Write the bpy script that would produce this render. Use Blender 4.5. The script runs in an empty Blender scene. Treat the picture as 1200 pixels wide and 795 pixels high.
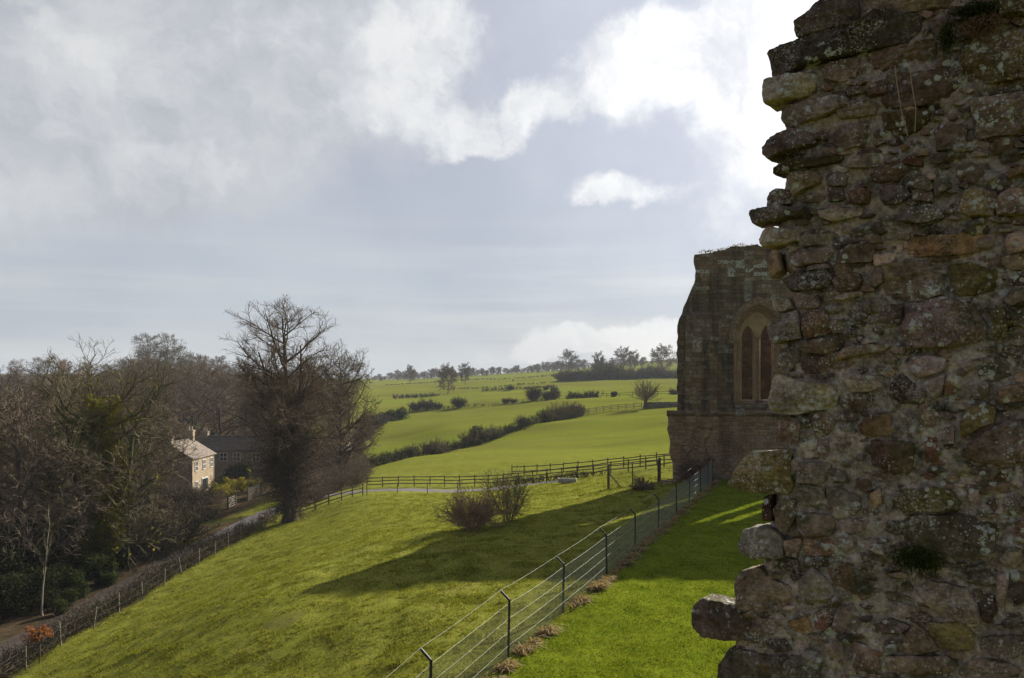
import bpy, math, random
import numpy as np
from mathutils import Vector
R = math.radians
scene = bpy.context.scene
COL = scene.collection

# ------------------------------------------------------------------ camera
F, HOR, ZC = 915.0, 442.0, 7.7          # focal length (photo pixels), horizon row, eye height
cam_d = bpy.data.cameras.new("camera")
cam = bpy.data.objects.new("camera", cam_d); COL.objects.link(cam)
cam.location = (0, 0, ZC); cam.rotation_euler = (R(90), 0, 0)
cam_d.sensor_width = 36.0; cam_d.lens = 36.0 * F / 1200.0
cam_d.shift_y = (HOR - 397.5) / 1200.0
cam_d.clip_start = 0.05; cam_d.clip_end = 6000
scene.camera = cam

# ------------------------------------------------------------------ light
SUN_AZ, SUN_EL = 39.5, 27.0
S = Vector((math.sin(R(SUN_AZ)) * math.cos(R(SUN_EL)), math.cos(R(SUN_AZ)) * math.cos(R(SUN_EL)), math.sin(R(SUN_EL))))
sun_d = bpy.data.lights.new("sun", 'SUN'); sun_d.energy = 5.0; sun_d.angle = R(0.5); sun_d.color = (1.0, 0.93, 0.82)
sun = bpy.data.objects.new("sun", sun_d); COL.objects.link(sun)
sun.rotation_euler = S.to_track_quat('Z', 'Y').to_euler(); sun.location = (30, 40, 60)

vs = scene.view_settings
scene.display_settings.display_device = 'sRGB'
vs.view_transform = 'Standard'; vs.look = 'None'; vs.gamma = 1.0; vs.use_curve_mapping = False
EXPOSURE = 0.85
vs.exposure = EXPOSURE
scene.cycles.max_bounces = 6; scene.cycles.diffuse_bounces = 3; scene.cycles.glossy_bounces = 2
scene.cycles.transmission_bounces = 3; scene.cycles.transparent_max_bounces = 8; scene.cycles.volume_bounces = 0
scene.cycles.use_denoising = True; scene.cycles.denoising_prefilter = 'NONE'; scene.cycles.use_adaptive_sampling = False

# ------------------------------------------------------------------ node helpers
class NT:
    def __init__(s, tree): s.t = tree; s.n = tree.nodes; s.l = tree.links
    def new(s, typ, **kw):
        nd = s.n.new(typ)
        for k, v in kw.items(): setattr(nd, k, v)
        return nd
    def put(s, sock, v):
        if hasattr(v, 'is_output') or isinstance(v, bpy.types.NodeSocket): s.l.new(v, sock)
        else: sock.default_value = v
    def math(s, op, a, b=None, c=None, clamp=False):
        nd = s.new('ShaderNodeMath', operation=op, use_clamp=clamp)
        s.put(nd.inputs[0], a)
        if b is not None: s.put(nd.inputs[1], b)
        if c is not None: s.put(nd.inputs[2], c)
        return nd.outputs[0]
    def vmath(s, op, a, b=None, scale=None):
        nd = s.new('ShaderNodeVectorMath', operation=op)
        s.put(nd.inputs[0], a)
        if b is not None: s.put(nd.inputs[1], b)
        if scale is not None: s.put(nd.inputs['Scale'], scale)
        return nd.outputs['Value'] if op in ('LENGTH', 'DOT_PRODUCT', 'DISTANCE') else nd.outputs[0]
    def noise(s, vec, scale, detail=4, rough=0.55, out='Fac', dist=0.0, dim='3D'):
        nd = s.new('ShaderNodeTexNoise', noise_dimensions=dim)
        if vec is not None: s.l.new(vec, nd.inputs['Vector'])
        nd.inputs['Scale'].default_value = scale; nd.inputs['Detail'].default_value = detail
        nd.inputs['Roughness'].default_value = rough; nd.inputs['Distortion'].default_value = dist
        return nd.outputs[out]
    def voro(s, vec, scale, feature='F1', out='Distance', rand=1.0):
        nd = s.new('ShaderNodeTexVoronoi', feature=feature)
        if vec is not None: s.l.new(vec, nd.inputs['Vector'])
        nd.inputs['Scale'].default_value = scale; nd.inputs['Randomness'].default_value = rand
        return nd.outputs[out]
    def ramp(s, fac, lo, hi, a=0.0, b=1.0, smooth=True):
        nd = s.new('ShaderNodeMapRange', interpolation_type='SMOOTHSTEP' if smooth else 'LINEAR')
        s.put(nd.inputs[0], fac)
        for i, v in enumerate((lo, hi, a, b)): s.put(nd.inputs[i + 1], v)
        return nd.outputs[0]
    def mix(s, fac, a, b, mode='MIX'):
        nd = s.new('ShaderNodeMix', data_type='RGBA', blend_type=mode)
        s.put(nd.inputs[0], fac)
        for i, v in ((6, a), (7, b)):
            s.put(nd.inputs[i], v if not isinstance(v, tuple) else (*v[:3], 1))
        return nd.outputs[2]
    def cramp(s, fac, stops):
        nd = s.new('ShaderNodeValToRGB'); s.put(nd.inputs[0], fac)
        e = nd.color_ramp.elements
        while len(e) < len(stops): e.new(0.5)
        for el, (p, c) in zip(e, stops): el.position = p; el.color = (*c, 1)
        return nd.outputs[0]
    def comb(s, x, y, z):
        nd = s.new('ShaderNodeCombineXYZ')
        for i, v in enumerate((x, y, z)): s.put(nd.inputs[i], v)
        return nd.outputs[0]
    def sep(s, v):
        nd = s.new('ShaderNodeSeparateXYZ'); s.l.new(v, nd.inputs[0]); return nd.outputs

# ------------------------------------------------------------------ sky
world = bpy.data.worlds.new("World"); scene.world = world; world.use_nodes = True
w = NT(world.node_tree); w.n.clear()
sky = w.new('ShaderNodeTexSky', sky_type='NISHITA', sun_disc=False)
sky.sun_elevation = R(SUN_EL); sky.sun_rotation = R(SUN_AZ); sky.altitude = 100; sky.air_density = 1.0; sky.dust_density = 1.5
dirv = w.new('ShaderNodeTexCoord').outputs['Generated']
dx, dy, dz = w.sep(dirv)
az = w.math('MULTIPLY', w.math('ARCTAN2', dx, dy), 57.29578)
el = w.math('MULTIPLY', w.math('ARCSINE', w.math('MINIMUM', w.math('MAXIMUM', dz, -1.0), 1.0)), 57.29578)
P0 = w.comb(az, el, 0.0)
# billow warp, so the clouds have broken edges
wn = w.noise(P0, 0.085, 9, 0.62, 'Color')
wn2 = w.noise(P0, 0.32, 6, 0.6, 'Color')
warp = w.vmath('ADD', w.vmath('SCALE', w.vmath('SUBTRACT', wn, (0.5, 0.5, 0.5)), scale=9.0),
               w.vmath('SCALE', w.vmath('SUBTRACT', wn2, (0.5, 0.5, 0.5)), scale=3.6))
PW = w.vmath('ADD', P0, w.vmath('MULTIPLY', warp, (1.0, 0.75, 0.0)))
def sky_dir(px, py):
    a = math.atan((px - 600) / F)
    return math.degrees(a), math.degrees(math.atan((HOR - py) / F * math.cos(a)))
BK = 1.0
def blob(px, py, rx, ry, amp=1.0, soft=1.0, pv=None):
    a, e = sky_dir(px, py)
    k = 0.0625 * math.cos(R(a))
    d = w.vmath('SUBTRACT', pv or PW, (a, e, 0.0))
    d = w.vmath('MULTIPLY', d, (1 / (rx * k * BK), 1 / (ry * 0.0625 * BK), 0.0))
    return w.math('MULTIPLY', w.ramp(w.vmath('LENGTH', d), 1.0 + soft * .6, 0.1), amp)
def add(lst):
    r = lst[0]
    for q in lst[1:]: r = w.math('ADD', r, q)
    return r
fine = w.noise(w.vmath('ADD', P0, w.vmath('SCALE', warp, scale=0.3)), 0.22, 10, 0.62)
# bright cumulus
BK = 0.84
cum = add([blob(775, 78, 125, 62, 1.1), blob(870, 105, 105, 90, .95), blob(850, 20, 130, 50, 0.75), blob(705, 70, 70, 40, .7), blob(622, 128, 66, 32, 1.2),
           blob(545, 158, 66, 36, 1.2), blob(575, 172, 55, 20, .6), blob(450, 128, 85, 40, 0.85), blob(500, 62, 82, 62, 1.1), blob(440, 30, 90, 60, .55), blob(727, 222, 56, 22, .78), blob(690, 234, 40, 16, .5), blob(770, 236, 40, 14, .38), blob(650, 215, 60, 20, .25),
           blob(385, 150, 60, 36, 0.5), blob(960, 60, 130, 170, 0.75), blob(1300, 60, 420, 320, 1.0), blob(880, 235, 120, 90, .42, 1.3)])
cumd = w.ramp(w.math('ADD', cum, w.math('MULTIPLY', w.math('SUBTRACT', fine, 0.5), 1.5)), 0.24, 1.06, 0.0, 0.92)
BK = 1.0
# soft grey-white cloud, upper left
sof = add([blob(60, 30, 420, 120, 0.8, 1.4), blob(330, 60, 260, 120, 0.55, 1.4), blob(150, 180, 160, 60, 0.75, 1.2), blob(90, 130, 260, 90, 0.6, 1.2), blob(-300, 60, 400, 260, .7, 1.4)])
sofd = w.ramp(w.math('ADD', sof, w.math('MULTIPLY', w.math('SUBTRACT', fine, 0.5), 0.9)), 0.2, 1.25)
puf = add([blob(225, 192, 62, 26, 1.0), blob(140, 85, 90, 45, .85), blob(255, 205, 30, 22, .5), blob(75, 165, 80, 32, .7), blob(330, 45, 80, 40, .7), blob(30, 60, 70, 40, .6), blob(245, 130, 60, 26, .4)])
pufd = w.ramp(w.math('ADD', puf, w.math('MULTIPLY', w.math('SUBTRACT', fine, 0.5), 1.5)), 0.30, 0.92, 0.0, 0.80)
# low bank over the ridge on the right and thin streaks along the horizon
lowb = add([blob(705, 402, 120, 17, 1.0, 0.9), blob(790, 395, 120, 20, .9), blob(640, 412, 70, 12, .8), blob(900, 392, 200, 26, 1.0)])
lowd = w.ramp(w.math('ADD', lowb, w.math('MULTIPLY', w.math('SUBTRACT', fine, 0.5), 0.7)), 0.15, 0.85)
sv = w.vmath('MULTIPLY', P0, (0.028, 0.42, 0.0))
strk = w.ramp(w.noise(sv, 1.0, 6, 0.55), 0.40, 0.68)
band = w.math('MULTIPLY', strk, w.math('MULTIPLY', w.ramp(el, 0.0, 1.5), w.ramp(el, 14.0, 4.0)))
# base: lavender-grey overcast, bluer low on the left
base = w.mix(w.ramp(el, 0.0, 17.0), (0.43, 0.475, 0.555), (0.405, 0.432, 0.510))
base = w.mix(w.ramp(el, 3.2, 0.0), base, (0.52, 0.57, 0.63))
big = w.noise(P0, 0.05, 6, 0.55)
base = w.mix(w.ramp(big, 0.35, 0.7), base, w.mix(1.0, base, (1.22, 1.2, 1.14), 'MULTIPLY'))
col = w.mix(w.math('MULTIPLY', band, 0.75), base, (0.60, 0.62, 0.635))
shade = w.noise(PW, 0.16, 9, 0.62)
col = w.mix(sofd, col, w.mix(w.ramp(shade, 0.3, 0.7), (0.47, 0.487, 0.53), (0.66, 0.665, 0.67)))
col = w.mix(pufd, col, w.mix(w.ramp(shade, 0.3, 0.7), (0.54, 0.55, 0.575), (0.79, 0.79, 0.785)))
col = w.mix(w.math('MULTIPLY', lowd, 0.9), col, w.mix(w.ramp(shade, 0.3, 0.75), (0.62, 0.65, 0.70), (0.84, 0.84, 0.83)))
col = w.mix(cumd, col, w.mix(w.ramp(shade, 0.3, 0.62), (0.54, 0.552, 0.585), (0.82, 0.82, 0.81)))
# brightening of the cloud veil towards the sun, darker cloud behind the viewer
sd = w.vmath('DOT_PRODUCT', dirv, tuple(S))
glow = w.math('ADD', w.math('MULTIPLY', w.math('POWER', w.math('MAXIMUM', sd, 0.0), 7.0), 0.85), 1.0)
dim = w.ramp(dy, -0.25, 0.62, 0.50, 1.0)
col = w.vmath('SCALE', col, scale=w.math('MULTIPLY', glow, dim))
# the cloud layer lets a little of the clear sky through; everything at background strength 0.1
SKYGAIN = 10.0 / (2 ** EXPOSURE)
cl = w.vmath('SCALE', col, scale=SKYGAIN)
tot = w.mix(0.93, sky.outputs[0], cl)
bg = w.new('ShaderNodeBackground'); w.l.new(tot, bg.inputs[0]); bg.inputs[1].default_value = 0.1
wo = w.new('ShaderNodeOutputWorld'); w.l.new(bg.outputs[0], wo.inputs[0])
world.cycles.sampling_method = 'MANUAL'; world.cycles.sample_map_resolution = 512
# ------------------------------------------------------------------ pixels of the photograph <-> metres
def X(px, d): return (px - 600.0) / F * d
def Z(py, d): return ZC - (py - HOR) / F * d
def P3(px, py, d): return np.array([X(px, d), d, Z(py, d)])

# ------------------------------------------------------------------ noise
_rs = np.random.RandomState(7)
_perm = np.concatenate([_rs.permutation(512)] * 2)
_grad = _rs.normal(size=(512, 3)); _grad /= np.linalg.norm(_grad, axis=1)[:, None]
def perlin(p):
    p = np.asarray(p, float); i = np.floor(p).astype(int); f = p - i; i &= 511
    u = f * f * f * (f * (f * 6 - 15) + 10)
    out = 0
    for a in (0, 1):
        wx = u[..., 0] if a else 1 - u[..., 0]
        ha = _perm[(i[..., 0] + a) & 511]
        for b in (0, 1):
            wy = u[..., 1] if b else 1 - u[..., 1]
            hb = _perm[(ha + i[..., 1] + b) & 511]
            for c in (0, 1):
                wz = u[..., 2] if c else 1 - u[..., 2]
                g = _grad[_perm[(hb + i[..., 2] + c) & 511]]
                out = out + wx * wy * wz * (g[..., 0] * (f[..., 0] - a) + g[..., 1] * (f[..., 1] - b) + g[..., 2] * (f[..., 2] - c))
    return out
def fbm(p, octv=4, gain=0.5, lac=2.03):
    p = np.asarray(p, float); a, s = 1.0, 0
    for k in range(octv):
        s = s + a * perlin(p + 17.3 * k); p = p * lac; a *= gain
    return s
def sstep(a, b, x):
    t = np.clip((x - a) / (b - a), 0, 1); return t * t * (3 - 2 * t)

# ------------------------------------------------------------------ meshes
def mesh_from(name, V, quads=None, tris=None, smooth=True):
    me = bpy.data.meshes.new(name)
    V = np.ascontiguousarray(V, np.float32)
    q = np.zeros((0, 4), np.int32) if quads is None else np.asarray(quads, np.int32).reshape(-1, 4)
    t = np.zeros((0, 3), np.int32) if tris is None else np.asarray(tris, np.int32).reshape(-1, 3)
    me.vertices.add(len(V)); me.vertices.foreach_set('co', V.ravel())
    lv = np.concatenate([q.ravel(), t.ravel()]).astype(np.int32)
    me.loops.add(len(lv)); me.loops.foreach_set('vertex_index', lv)
    tot = np.concatenate([np.full(len(q), 4), np.full(len(t), 3)]).astype(np.int32)
    st = np.concatenate([[0], np.cumsum(tot)[:-1]]).astype(np.int32) if len(tot) else np.zeros(0, np.int32)
    me.polygons.add(len(tot)); me.polygons.foreach_set('loop_start', st); me.polygons.foreach_set('loop_total', tot)
    me.update(calc_edges=True)
    me.polygons.foreach_set('use_smooth', np.full(len(tot), bool(smooth)))
    return me
def color_attr(me, name, rgb):
    a = me.color_attributes.new(name, 'FLOAT_COLOR', 'POINT')
    c = np.ones((len(me.vertices), 4), np.float32); c[:, :3] = rgb
    a.data.foreach_set('color', c.ravel())
def float_attr(me, name, v):
    a = me.attributes.new(name, 'FLOAT', 'POINT'); a.data.foreach_set('value', np.ascontiguousarray(v, np.float32))
def link(name, me, mat=None, parent=None):
    o = bpy.data.objects.new(name, me); COL.objects.link(o)
    if mat is not None and me is not None:
        for m in (mat if isinstance(mat, (list, tuple)) else [mat]): me.materials.append(m)
    if parent is not None: o.parent = parent
    return o
def tag(o, label, cat, group=None):
    o['label'] = label; o['category'] = cat
    if group: o['group'] = group
    return o
def empty(name, loc=(0, 0, 0), rz=0.0):
    o = bpy.data.objects.new(name, None); COL.objects.link(o)
    o.location = [float(c) for c in loc]; o.rotation_euler = (0, 0, rz); o.empty_display_size = 0.3
    return o
def thing(name, label, cat, loc=(0, 0, 0), rz=0.0, group=None):
    return tag(empty(name, loc, rz), label, cat, group)
def copy_thing(o, loc, rz=0.0, sc=1.0, label=None):
    c = o.copy(); COL.objects.link(c); c.location = [float(v) for v in loc]; c.rotation_euler = (0, 0, rz)
    c.scale = (sc, sc, sc) if not hasattr(sc, '__len__') else sc
    if label: c['label'] = label
    for ch in o.children:
        d = ch.copy(); COL.objects.link(d); d.parent = c
        for g in ch.children:
            e = g.copy(); COL.objects.link(e); e.parent = d
    return c

class MB:
    """collects boxes, beams and prisms for one mesh"""
    def __init__(s): s.V = []; s.Q = []; s.T = []; s.n = 0
    def add(s, V, Q=(), T=()):
        V = np.asarray(V, float).reshape(-1, 3)
        s.V.append(V)
        if len(Q): s.Q.append(np.asarray(Q, int).reshape(-1, 4) + s.n)
        if len(T): s.T.append(np.asarray(T, int).reshape(-1, 3) + s.n)
        s.n += len(V)
    def box(s, x0, x1, y0, y1, z0, z1, bev=0.0, jit=0.0, rs=None):
        b = min(bev, (x1 - x0) * .45, (y1 - y0) * .45, (z1 - z0) * .45)
        V = []
        for sx in (0, 1):
            for sy in (0, 1):
                for sz in (0, 1):
                    V.append(((x0, x1)[sx], (y0, y1)[sy], (z0, z1)[sz]))
        V = np.array(V, float)
        if rs is not None and jit: V += rs.normal(0, jit, V.shape)
        s.add(V, [(0, 1, 3, 2), (4, 6, 7, 5), (0, 4, 5, 1), (2, 3, 7, 6), (0, 2, 6, 4), (1, 5, 7, 3)])
    def beam(s, a, b, w, h=None, up=(0, 0, 1)):
        a, b = np.array(a, float), np.array(b, float); h = w if h is None else h
        d = b - a; d /= np.linalg.norm(d); up = np.array(up, float)
        if abs(d @ up) > .95: up = np.array((1., 0, 0))
        sd = np.cross(d, up); sd /= np.linalg.norm(sd); u = np.cross(sd, d)
        V = [p + sx * sd * w / 2 + su * u * h / 2 for p in (a, b) for sx, su in ((-1, -1), (1, -1), (1, 1), (-1, 1))]
        s.add(V, [(3, 2, 1, 0), (4, 5, 6, 7), (0, 1, 5, 4), (1, 2, 6, 5), (2, 3, 7, 6), (3, 0, 4, 7)])
    def poly(s, V):
        V = np.asarray(V, float)
        if len(V) == 4: s.add(V, [(0, 1, 2, 3)])
        else: s.add(V, T=[(0, i, i + 1) for i in range(1, len(V) - 1)])
    def prism(s, outline, axis_vec):
        o = np.asarray(outline, float); a = np.asarray(axis_vec, float); n = len(o)
        s.add(np.concatenate([o, o + a]), [(i, (i + 1) % n, n + (i + 1) % n, n + i) for i in range(n)],
              [(0, i + 1, i) for i in range(1, n - 1)] + [(n, n + i, n + i + 1) for i in range(1, n - 1)])
    def tubes(s, pts, rad, k=4):
        """pts (B,N,3), rad (B,N)"""
        pts = np.asarray(pts, float); rad = np.asarray(rad, float)
        B, N = pts.shape[:2]
        t = np.gradient(pts, axis=1); t /= np.linalg.norm(t, axis=2, keepdims=True) + 1e-9
        ref = np.where(np.abs(t[..., 2:3]) > 0.9, np.array([1., 0, 0]), np.array([0, 0, 1.]))
        ref = np.broadcast_to(ref[:, N // 2:N // 2 + 1], t.shape)
        a = np.cross(t, ref); a /= np.linalg.norm(a, axis=2, keepdims=True) + 1e-9; b = np.cross(t, a)
        ang = np.arange(k) * 2 * np.pi / k
        V = pts[:, :, None] + rad[:, :, None, None] * (np.cos(ang)[:, None] * a[:, :, None] + np.sin(ang)[:, None] * b[:, :, None])
        idx = np.arange(B * N * k).reshape(B, N, k)
        i0 = idx[:, :-1]; i1 = idx[:, 1:]
        Q = np.stack([i0, np.roll(i0, -1, 2), np.roll(i1, -1, 2), i1], -1).reshape(-1, 4)
        s.add(V.reshape(-1, 3), Q)
    def cards(s, pos, size, rs, flat=0.0, asp=0.55):
        """leaf-sized diamond faces in random directions"""
        M = len(pos); n = rs.normal(size=(M, 3)); n[:, 2] = np.abs(n[:, 2]) + flat
        n /= np.linalg.norm(n, axis=1)[:, None]
        r = rs.normal(size=(M, 3)); a = np.cross(n, r); a /= np.linalg.norm(a, axis=1)[:, None] + 1e-9; b = np.cross(n, a)
        L = (size if np.ndim(size) else np.full(M, size)) * rs.uniform(.65, 1.3, M)
        L = L[:, None]
        V = np.stack([pos - a * L, pos - b * L * asp, pos + a * L, pos + b * L * asp], 1)
        s.add(V.reshape(-1, 3), np.arange(4 * M).reshape(M, 4))
    def arrays(s):
        return (np.concatenate(s.V) if s.V else np.zeros((0, 3)), np.concatenate(s.Q) if s.Q else None, np.concatenate(s.T) if s.T else None)
    def build(s, name, mat=None, parent=None, smooth=False):
        V, Q, T = s.arrays()
        return link(name, mesh_from(name, V, Q, T, smooth), mat, parent)

# ------------------------------------------------------------------ materials
def new_mat(name):
    m = bpy.data.materials.new(name); m.use_nodes = True
    n = NT(m.node_tree); n.n.clear()
    out = n.new('ShaderNodeOutputMaterial')
    return m, n, out
def principled(n, out, col, rough=0.9, normal=None, spec=0.25):
    b = n.new('ShaderNodeBsdfPrincipled')
    n.put(b.inputs['Base Color'], col if not isinstance(col, tuple) else (*col[:3], 1))
    n.put(b.inputs['Roughness'], rough); b.inputs['Specular IOR Level'].default_value = spec
    if normal is not None: n.l.new(normal, b.inputs['Normal'])
    n.l.new(b.outputs[0], out.inputs[0]); return b
def bump(n, h, strength=0.5, dist=0.02, prev=None):
    b = n.new('ShaderNodeBump'); b.inputs['Strength'].default_value = strength; b.inputs['Distance'].default_value = dist
    n.l.new(h, b.inputs['Height'])
    if prev is not None: n.l.new(prev, b.inputs['Normal'])
    return b.outputs[0]
def mat_mottle(name, a, b, scale=3.0, rough=0.9, bmp=0.3, coords='Object', detail=6, spec=0.2):
    m, n, out = new_mat(name); tc = n.new('ShaderNodeTexCoord').outputs[coords]
    f = n.noise(tc, scale, detail, 0.6)
    c = n.mix(n.ramp(f, 0.3, 0.7), a, b)
    principled(n, out, c, rough, bump(n, f, bmp, 0.02) if bmp else None, spec); return m
def mat_leaf(name, a, b, trans=0.35, scale=1.5):
    m, n, out = new_mat(name)
    geo = n.new('ShaderNodeNewGeometry')
    f = n.noise(geo.outputs['Position'], scale, 4, 0.6)
    fr = n.math('ADD', n.math('MULTIPLY', geo.outputs['Random Per Island'], 0.55), n.math('MULTIPLY', n.ramp(f, .3, .7), 0.45))
    c = n.mix(fr, a, b)
    d = n.new('ShaderNodeBsdfPrincipled'); n.l.new(c, d.inputs['Base Color']); d.inputs['Roughness'].default_value = 0.8; d.inputs['Specular IOR Level'].default_value = 0.06
    tr = n.new('ShaderNodeBsdfTranslucent'); n.l.new(n.mix(1.0, c, (1.25, 1.15, .5), 'MULTIPLY'), tr.inputs[0])
    mx = n.new('ShaderNodeMixShader'); mx.inputs[0].default_value = trans
    n.l.new(d.outputs[0], mx.inputs[1]); n.l.new(tr.outputs[0], mx.inputs[2]); n.l.new(mx.outputs[0], out.inputs[0]); return m
# ------------------------------------------------------------------ terrain
CP = []                                           # control points (x, y, z)
def cw(*pts): CP.extend(pts)
def cpx(px, py, d): CP.append((X(px, d), d, Z(py, d)))
def cpz(px, d, z): CP.append((X(px, d), d, z))
for y in (4, 9, 16, 24, 34, 45, 58): cw((0.42 * y + 2, y, 0.0), (0.75 * y + 4, y, 0.0))
cw((0, 9, 0), (0, 16, -.05), (1.3, 24, -.05), (-2, 20, -.25), (-4, 27, -.5), (3, 40, -.15), (7, 52, -.1), (12, 60, 0), (17, 70, -.2), (30, 75, 0))
cw((-3.8, 38.6, -.5), (-6.2, 35.6, -.8), (-10, 31, -1.25), (-6.6, 23.8, -1.3), (-10, 14, -2.6), (-14.7, 31, -3.1), (0, 52.5, -.9), (-8, 48, -1.6), (-10, 60, -2.7), (-14, 45, -3.1))
cw((-21.9, 35, -5.7), (-21.9, 46.6, -5.7), (-22, 58, -5.7), (-21.6, 68, -5.6), (-18.6, 70, -5.1), (-20, 24, -5.6), (-22, 12, -6))
cw((-25, 36, -6.05), (-25, 50, -6.05), (-25, 64, -6.05), (-24.7, 75, -5.9), (-25, 20, -6.1))
cw((-29, 40, -6.3), (-29, 60, -6.3), (-40, 50, -8.2), (-40, 70, -8.6), (-60, 60, -10), (-34, 88, -7.4), (-48, 118, -9.5), (-40, 105, -8.6), (-60, 120, -10), (-45, 136, -10.3), (-28, 128, -8.4))
cw((-21, 84, -5.2), (-14, 86, -4.7))
for a in ((430, 581, 75), (530, 577, 80), (600, 571, 78), (660, 566, 74), (480, 583, 72), (420, 572, 90), (560, 563, 92), (640, 560, 85), (700, 556, 78), (770, 549, 74)): cpx(*a)
for a in ((405, 556, 108), (470, 541, 122), (560, 520, 142), (620, 502, 156), (680, 485, 172), (755, 478, 176), (620, 535, 110), (700, 522, 126), (540, 545, 104), (780, 520, 118), (700, 500, 150)): cpx(*a)
for a in ((430, 512, 185), (440, 497, 205), (540, 489, 200), (640, 482, 196), (490, 483, 235), (560, 477, 235), (620, 471, 232), (790, 463, 232), (520, 500, 165), (460, 520, 160),
          (500, 466, 330), (575, 459, 330), (690, 454, 335), (790, 452, 330), (440, 455, 420), (560, 450, 420), (700, 444, 430), (790, 442, 430),
          (430, 449, 620), (560, 443, 620), (680, 436, 640), (790, 429, 640), (430, 446, 900), (560, 440, 900), (680, 432, 900), (790, 424, 900), (600, 441, 1400), (800, 420, 1400), (430, 445, 1400)): cpx(*a)
for a in ((380, 150, -8), (330, 190, -6.5), (420, 160, -6.6), (250, 190, -6), (120, 160, -8), (0, 160, -7), (-150, 160, -7), (200, 260, 1.5), (320, 260, -2), (80, 260, 0), (-80, 250, 1), (-300, 200, 0),
          (200, 340, 6), (300, 340, 3.5), (100, 340, 4.5), (0, 360, 3), (400, 330, -2), (380, 480, 1), (200, 520, 7), (0, 600, 7), (-200, 500, 8), (300, 900, 9), (0, 900, 10), (0, 1400, 13.5), (300, 1400, 12), (-300, 1400, 18)): cpz(*a)
for a in ((900, 110, 0), (1100, 110, 1), (900, 220, 3), (1200, 220, 5), (1000, 450, 12), (1300, 450, 16), (1000, 900, 26), (1300, 1400, 50)): cpz(*a)
cw((45, 20, 0), (40, -15, 0), (10, -30, 0), (0, -10, 0), (-10, -20, -2.5), (-30, -20, -7), (-45, 10, -8), (200, -100, 3), (-200, -100, -2), (0, -300, 3), (600, -600, 15), (-600, -600, 12), (900, 0, 20), (-900, 0, 14), (0, -1200, 20), (1200, 400, 30), (-1200, 300, 20))
CP = np.array(CP, float)
def _uv(x, y):
    d = np.maximum(np.hypot(x, y), 2.5)
    return np.stack([np.arctan2(x, y) * 1.6, np.log(d)], -1)
def _U(r2): return np.where(r2 > 1e-12, 0.5 * r2 * np.log(np.maximum(r2, 1e-12)), 0)
_C = _uv(CP[:, 0], CP[:, 1]); _N = len(CP)
_K = _U(((_C[:, None] - _C[None]) ** 2).sum(-1)) + 2e-3 * np.eye(_N)
_A = np.zeros((_N + 3, _N + 3)); _A[:_N, :_N] = _K; _A[:_N, _N] = 1; _A[:_N, _N + 1:] = _C; _A[_N:, :_N] = _A[:_N, _N:].T
_W = np.linalg.solve(_A, np.concatenate([CP[:, 2], np.zeros(3)]))
LANE = np.array([(-25, 4), (-25, 20), (-25, 36), (-25, 55), (-25, 66), (-24.6, 75), (-22.6, 81.5), (-18.5, 84.6), (-13, 84.6), (-7, 82), (-1, 79.5), (5, 78)], float)
def _dense(poly, step=0.5):
    out = []
    n = len(poly)
    for i in range(n - 1):                            # Catmull-Rom
        p0, p1, p2, p3 = poly[max(i - 1, 0)], poly[i], poly[i + 1], poly[min(i + 2, n - 1)]
        m = max(2, int(np.linalg.norm(p2 - p1) / step))
        t = np.linspace(0, 1, m, endpoint=False)[:, None]
        out.append(0.5 * (2 * p1 + (p2 - p0) * t + (2 * p0 - 5 * p1 + 4 * p2 - p3) * t ** 2 + (3 * p1 - p0 - 3 * p2 + p3) * t ** 3))
    out.append(poly[-1:]); return np.concatenate(out)
LANE_D = _dense(LANE, 0.6)
def lane_dist(x, y):
    x = np.asarray(x, float); y = np.asarray(y, float); sh = x.shape
    x = x.ravel(); y = y.ravel(); best = np.full(x.shape, 99.0)
    m = (x > -45) & (x < 15) & (y > -5) & (y < 100)
    if m.any():
        L = LANE_D[::2]
        q = np.stack([x[m], y[m]], 1); b = np.full(len(q), 1e9)
        for p in L: b = np.minimum(b, ((q - p) ** 2).sum(1))
        best[m] = np.sqrt(b)
    return best.reshape(sh)
def H0(x, y):
    x = np.asarray(x, float); y = np.asarray(y, float)
    q = _uv(x, y); z = _W[_N] + q @ _W[_N + 1:]
    for i in range(_N): z = z + _W[i] * _U(((q - _C[i]) ** 2).sum(-1))
    return z
def H(x, y, fine=True):
    x = np.asarray(x, float); y = np.asarray(y, float)
    z = H0(x, y); d = np.hypot(x, y); o = np.zeros_like(x)
    # humps of the pastures
    p = np.stack([x, y, o], -1)
    field = sstep(78, 110, y)
    z = z + field * np.clip(d / 160, .5, 1.6) * 0.8 * fbm(p / np.array([34., 15., 1]), 3)
    left = 1 - sstep(-1.0, 6.0, x - (0.4 * (y - 20.6)))           # rough pasture left of the wire fence
    a = (0.045 + 0.045 * left) * (1 - sstep(90, 140, d)) + 0.03
    z = z + a * (fbm(p / 3.1, 3) + .6 * fbm(p / 1.1 + 5, 2))
    z = z - 0.03 * (1 - sstep(1.4, 2.6, lane_dist(x, y)))
    return z
def G(x, y): return float(H(np.array([x]), np.array([y]))[0])
def on(px, d, dz=0.0):
    x = X(px, d); return (x, d, G(x, d) + dz)

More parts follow.
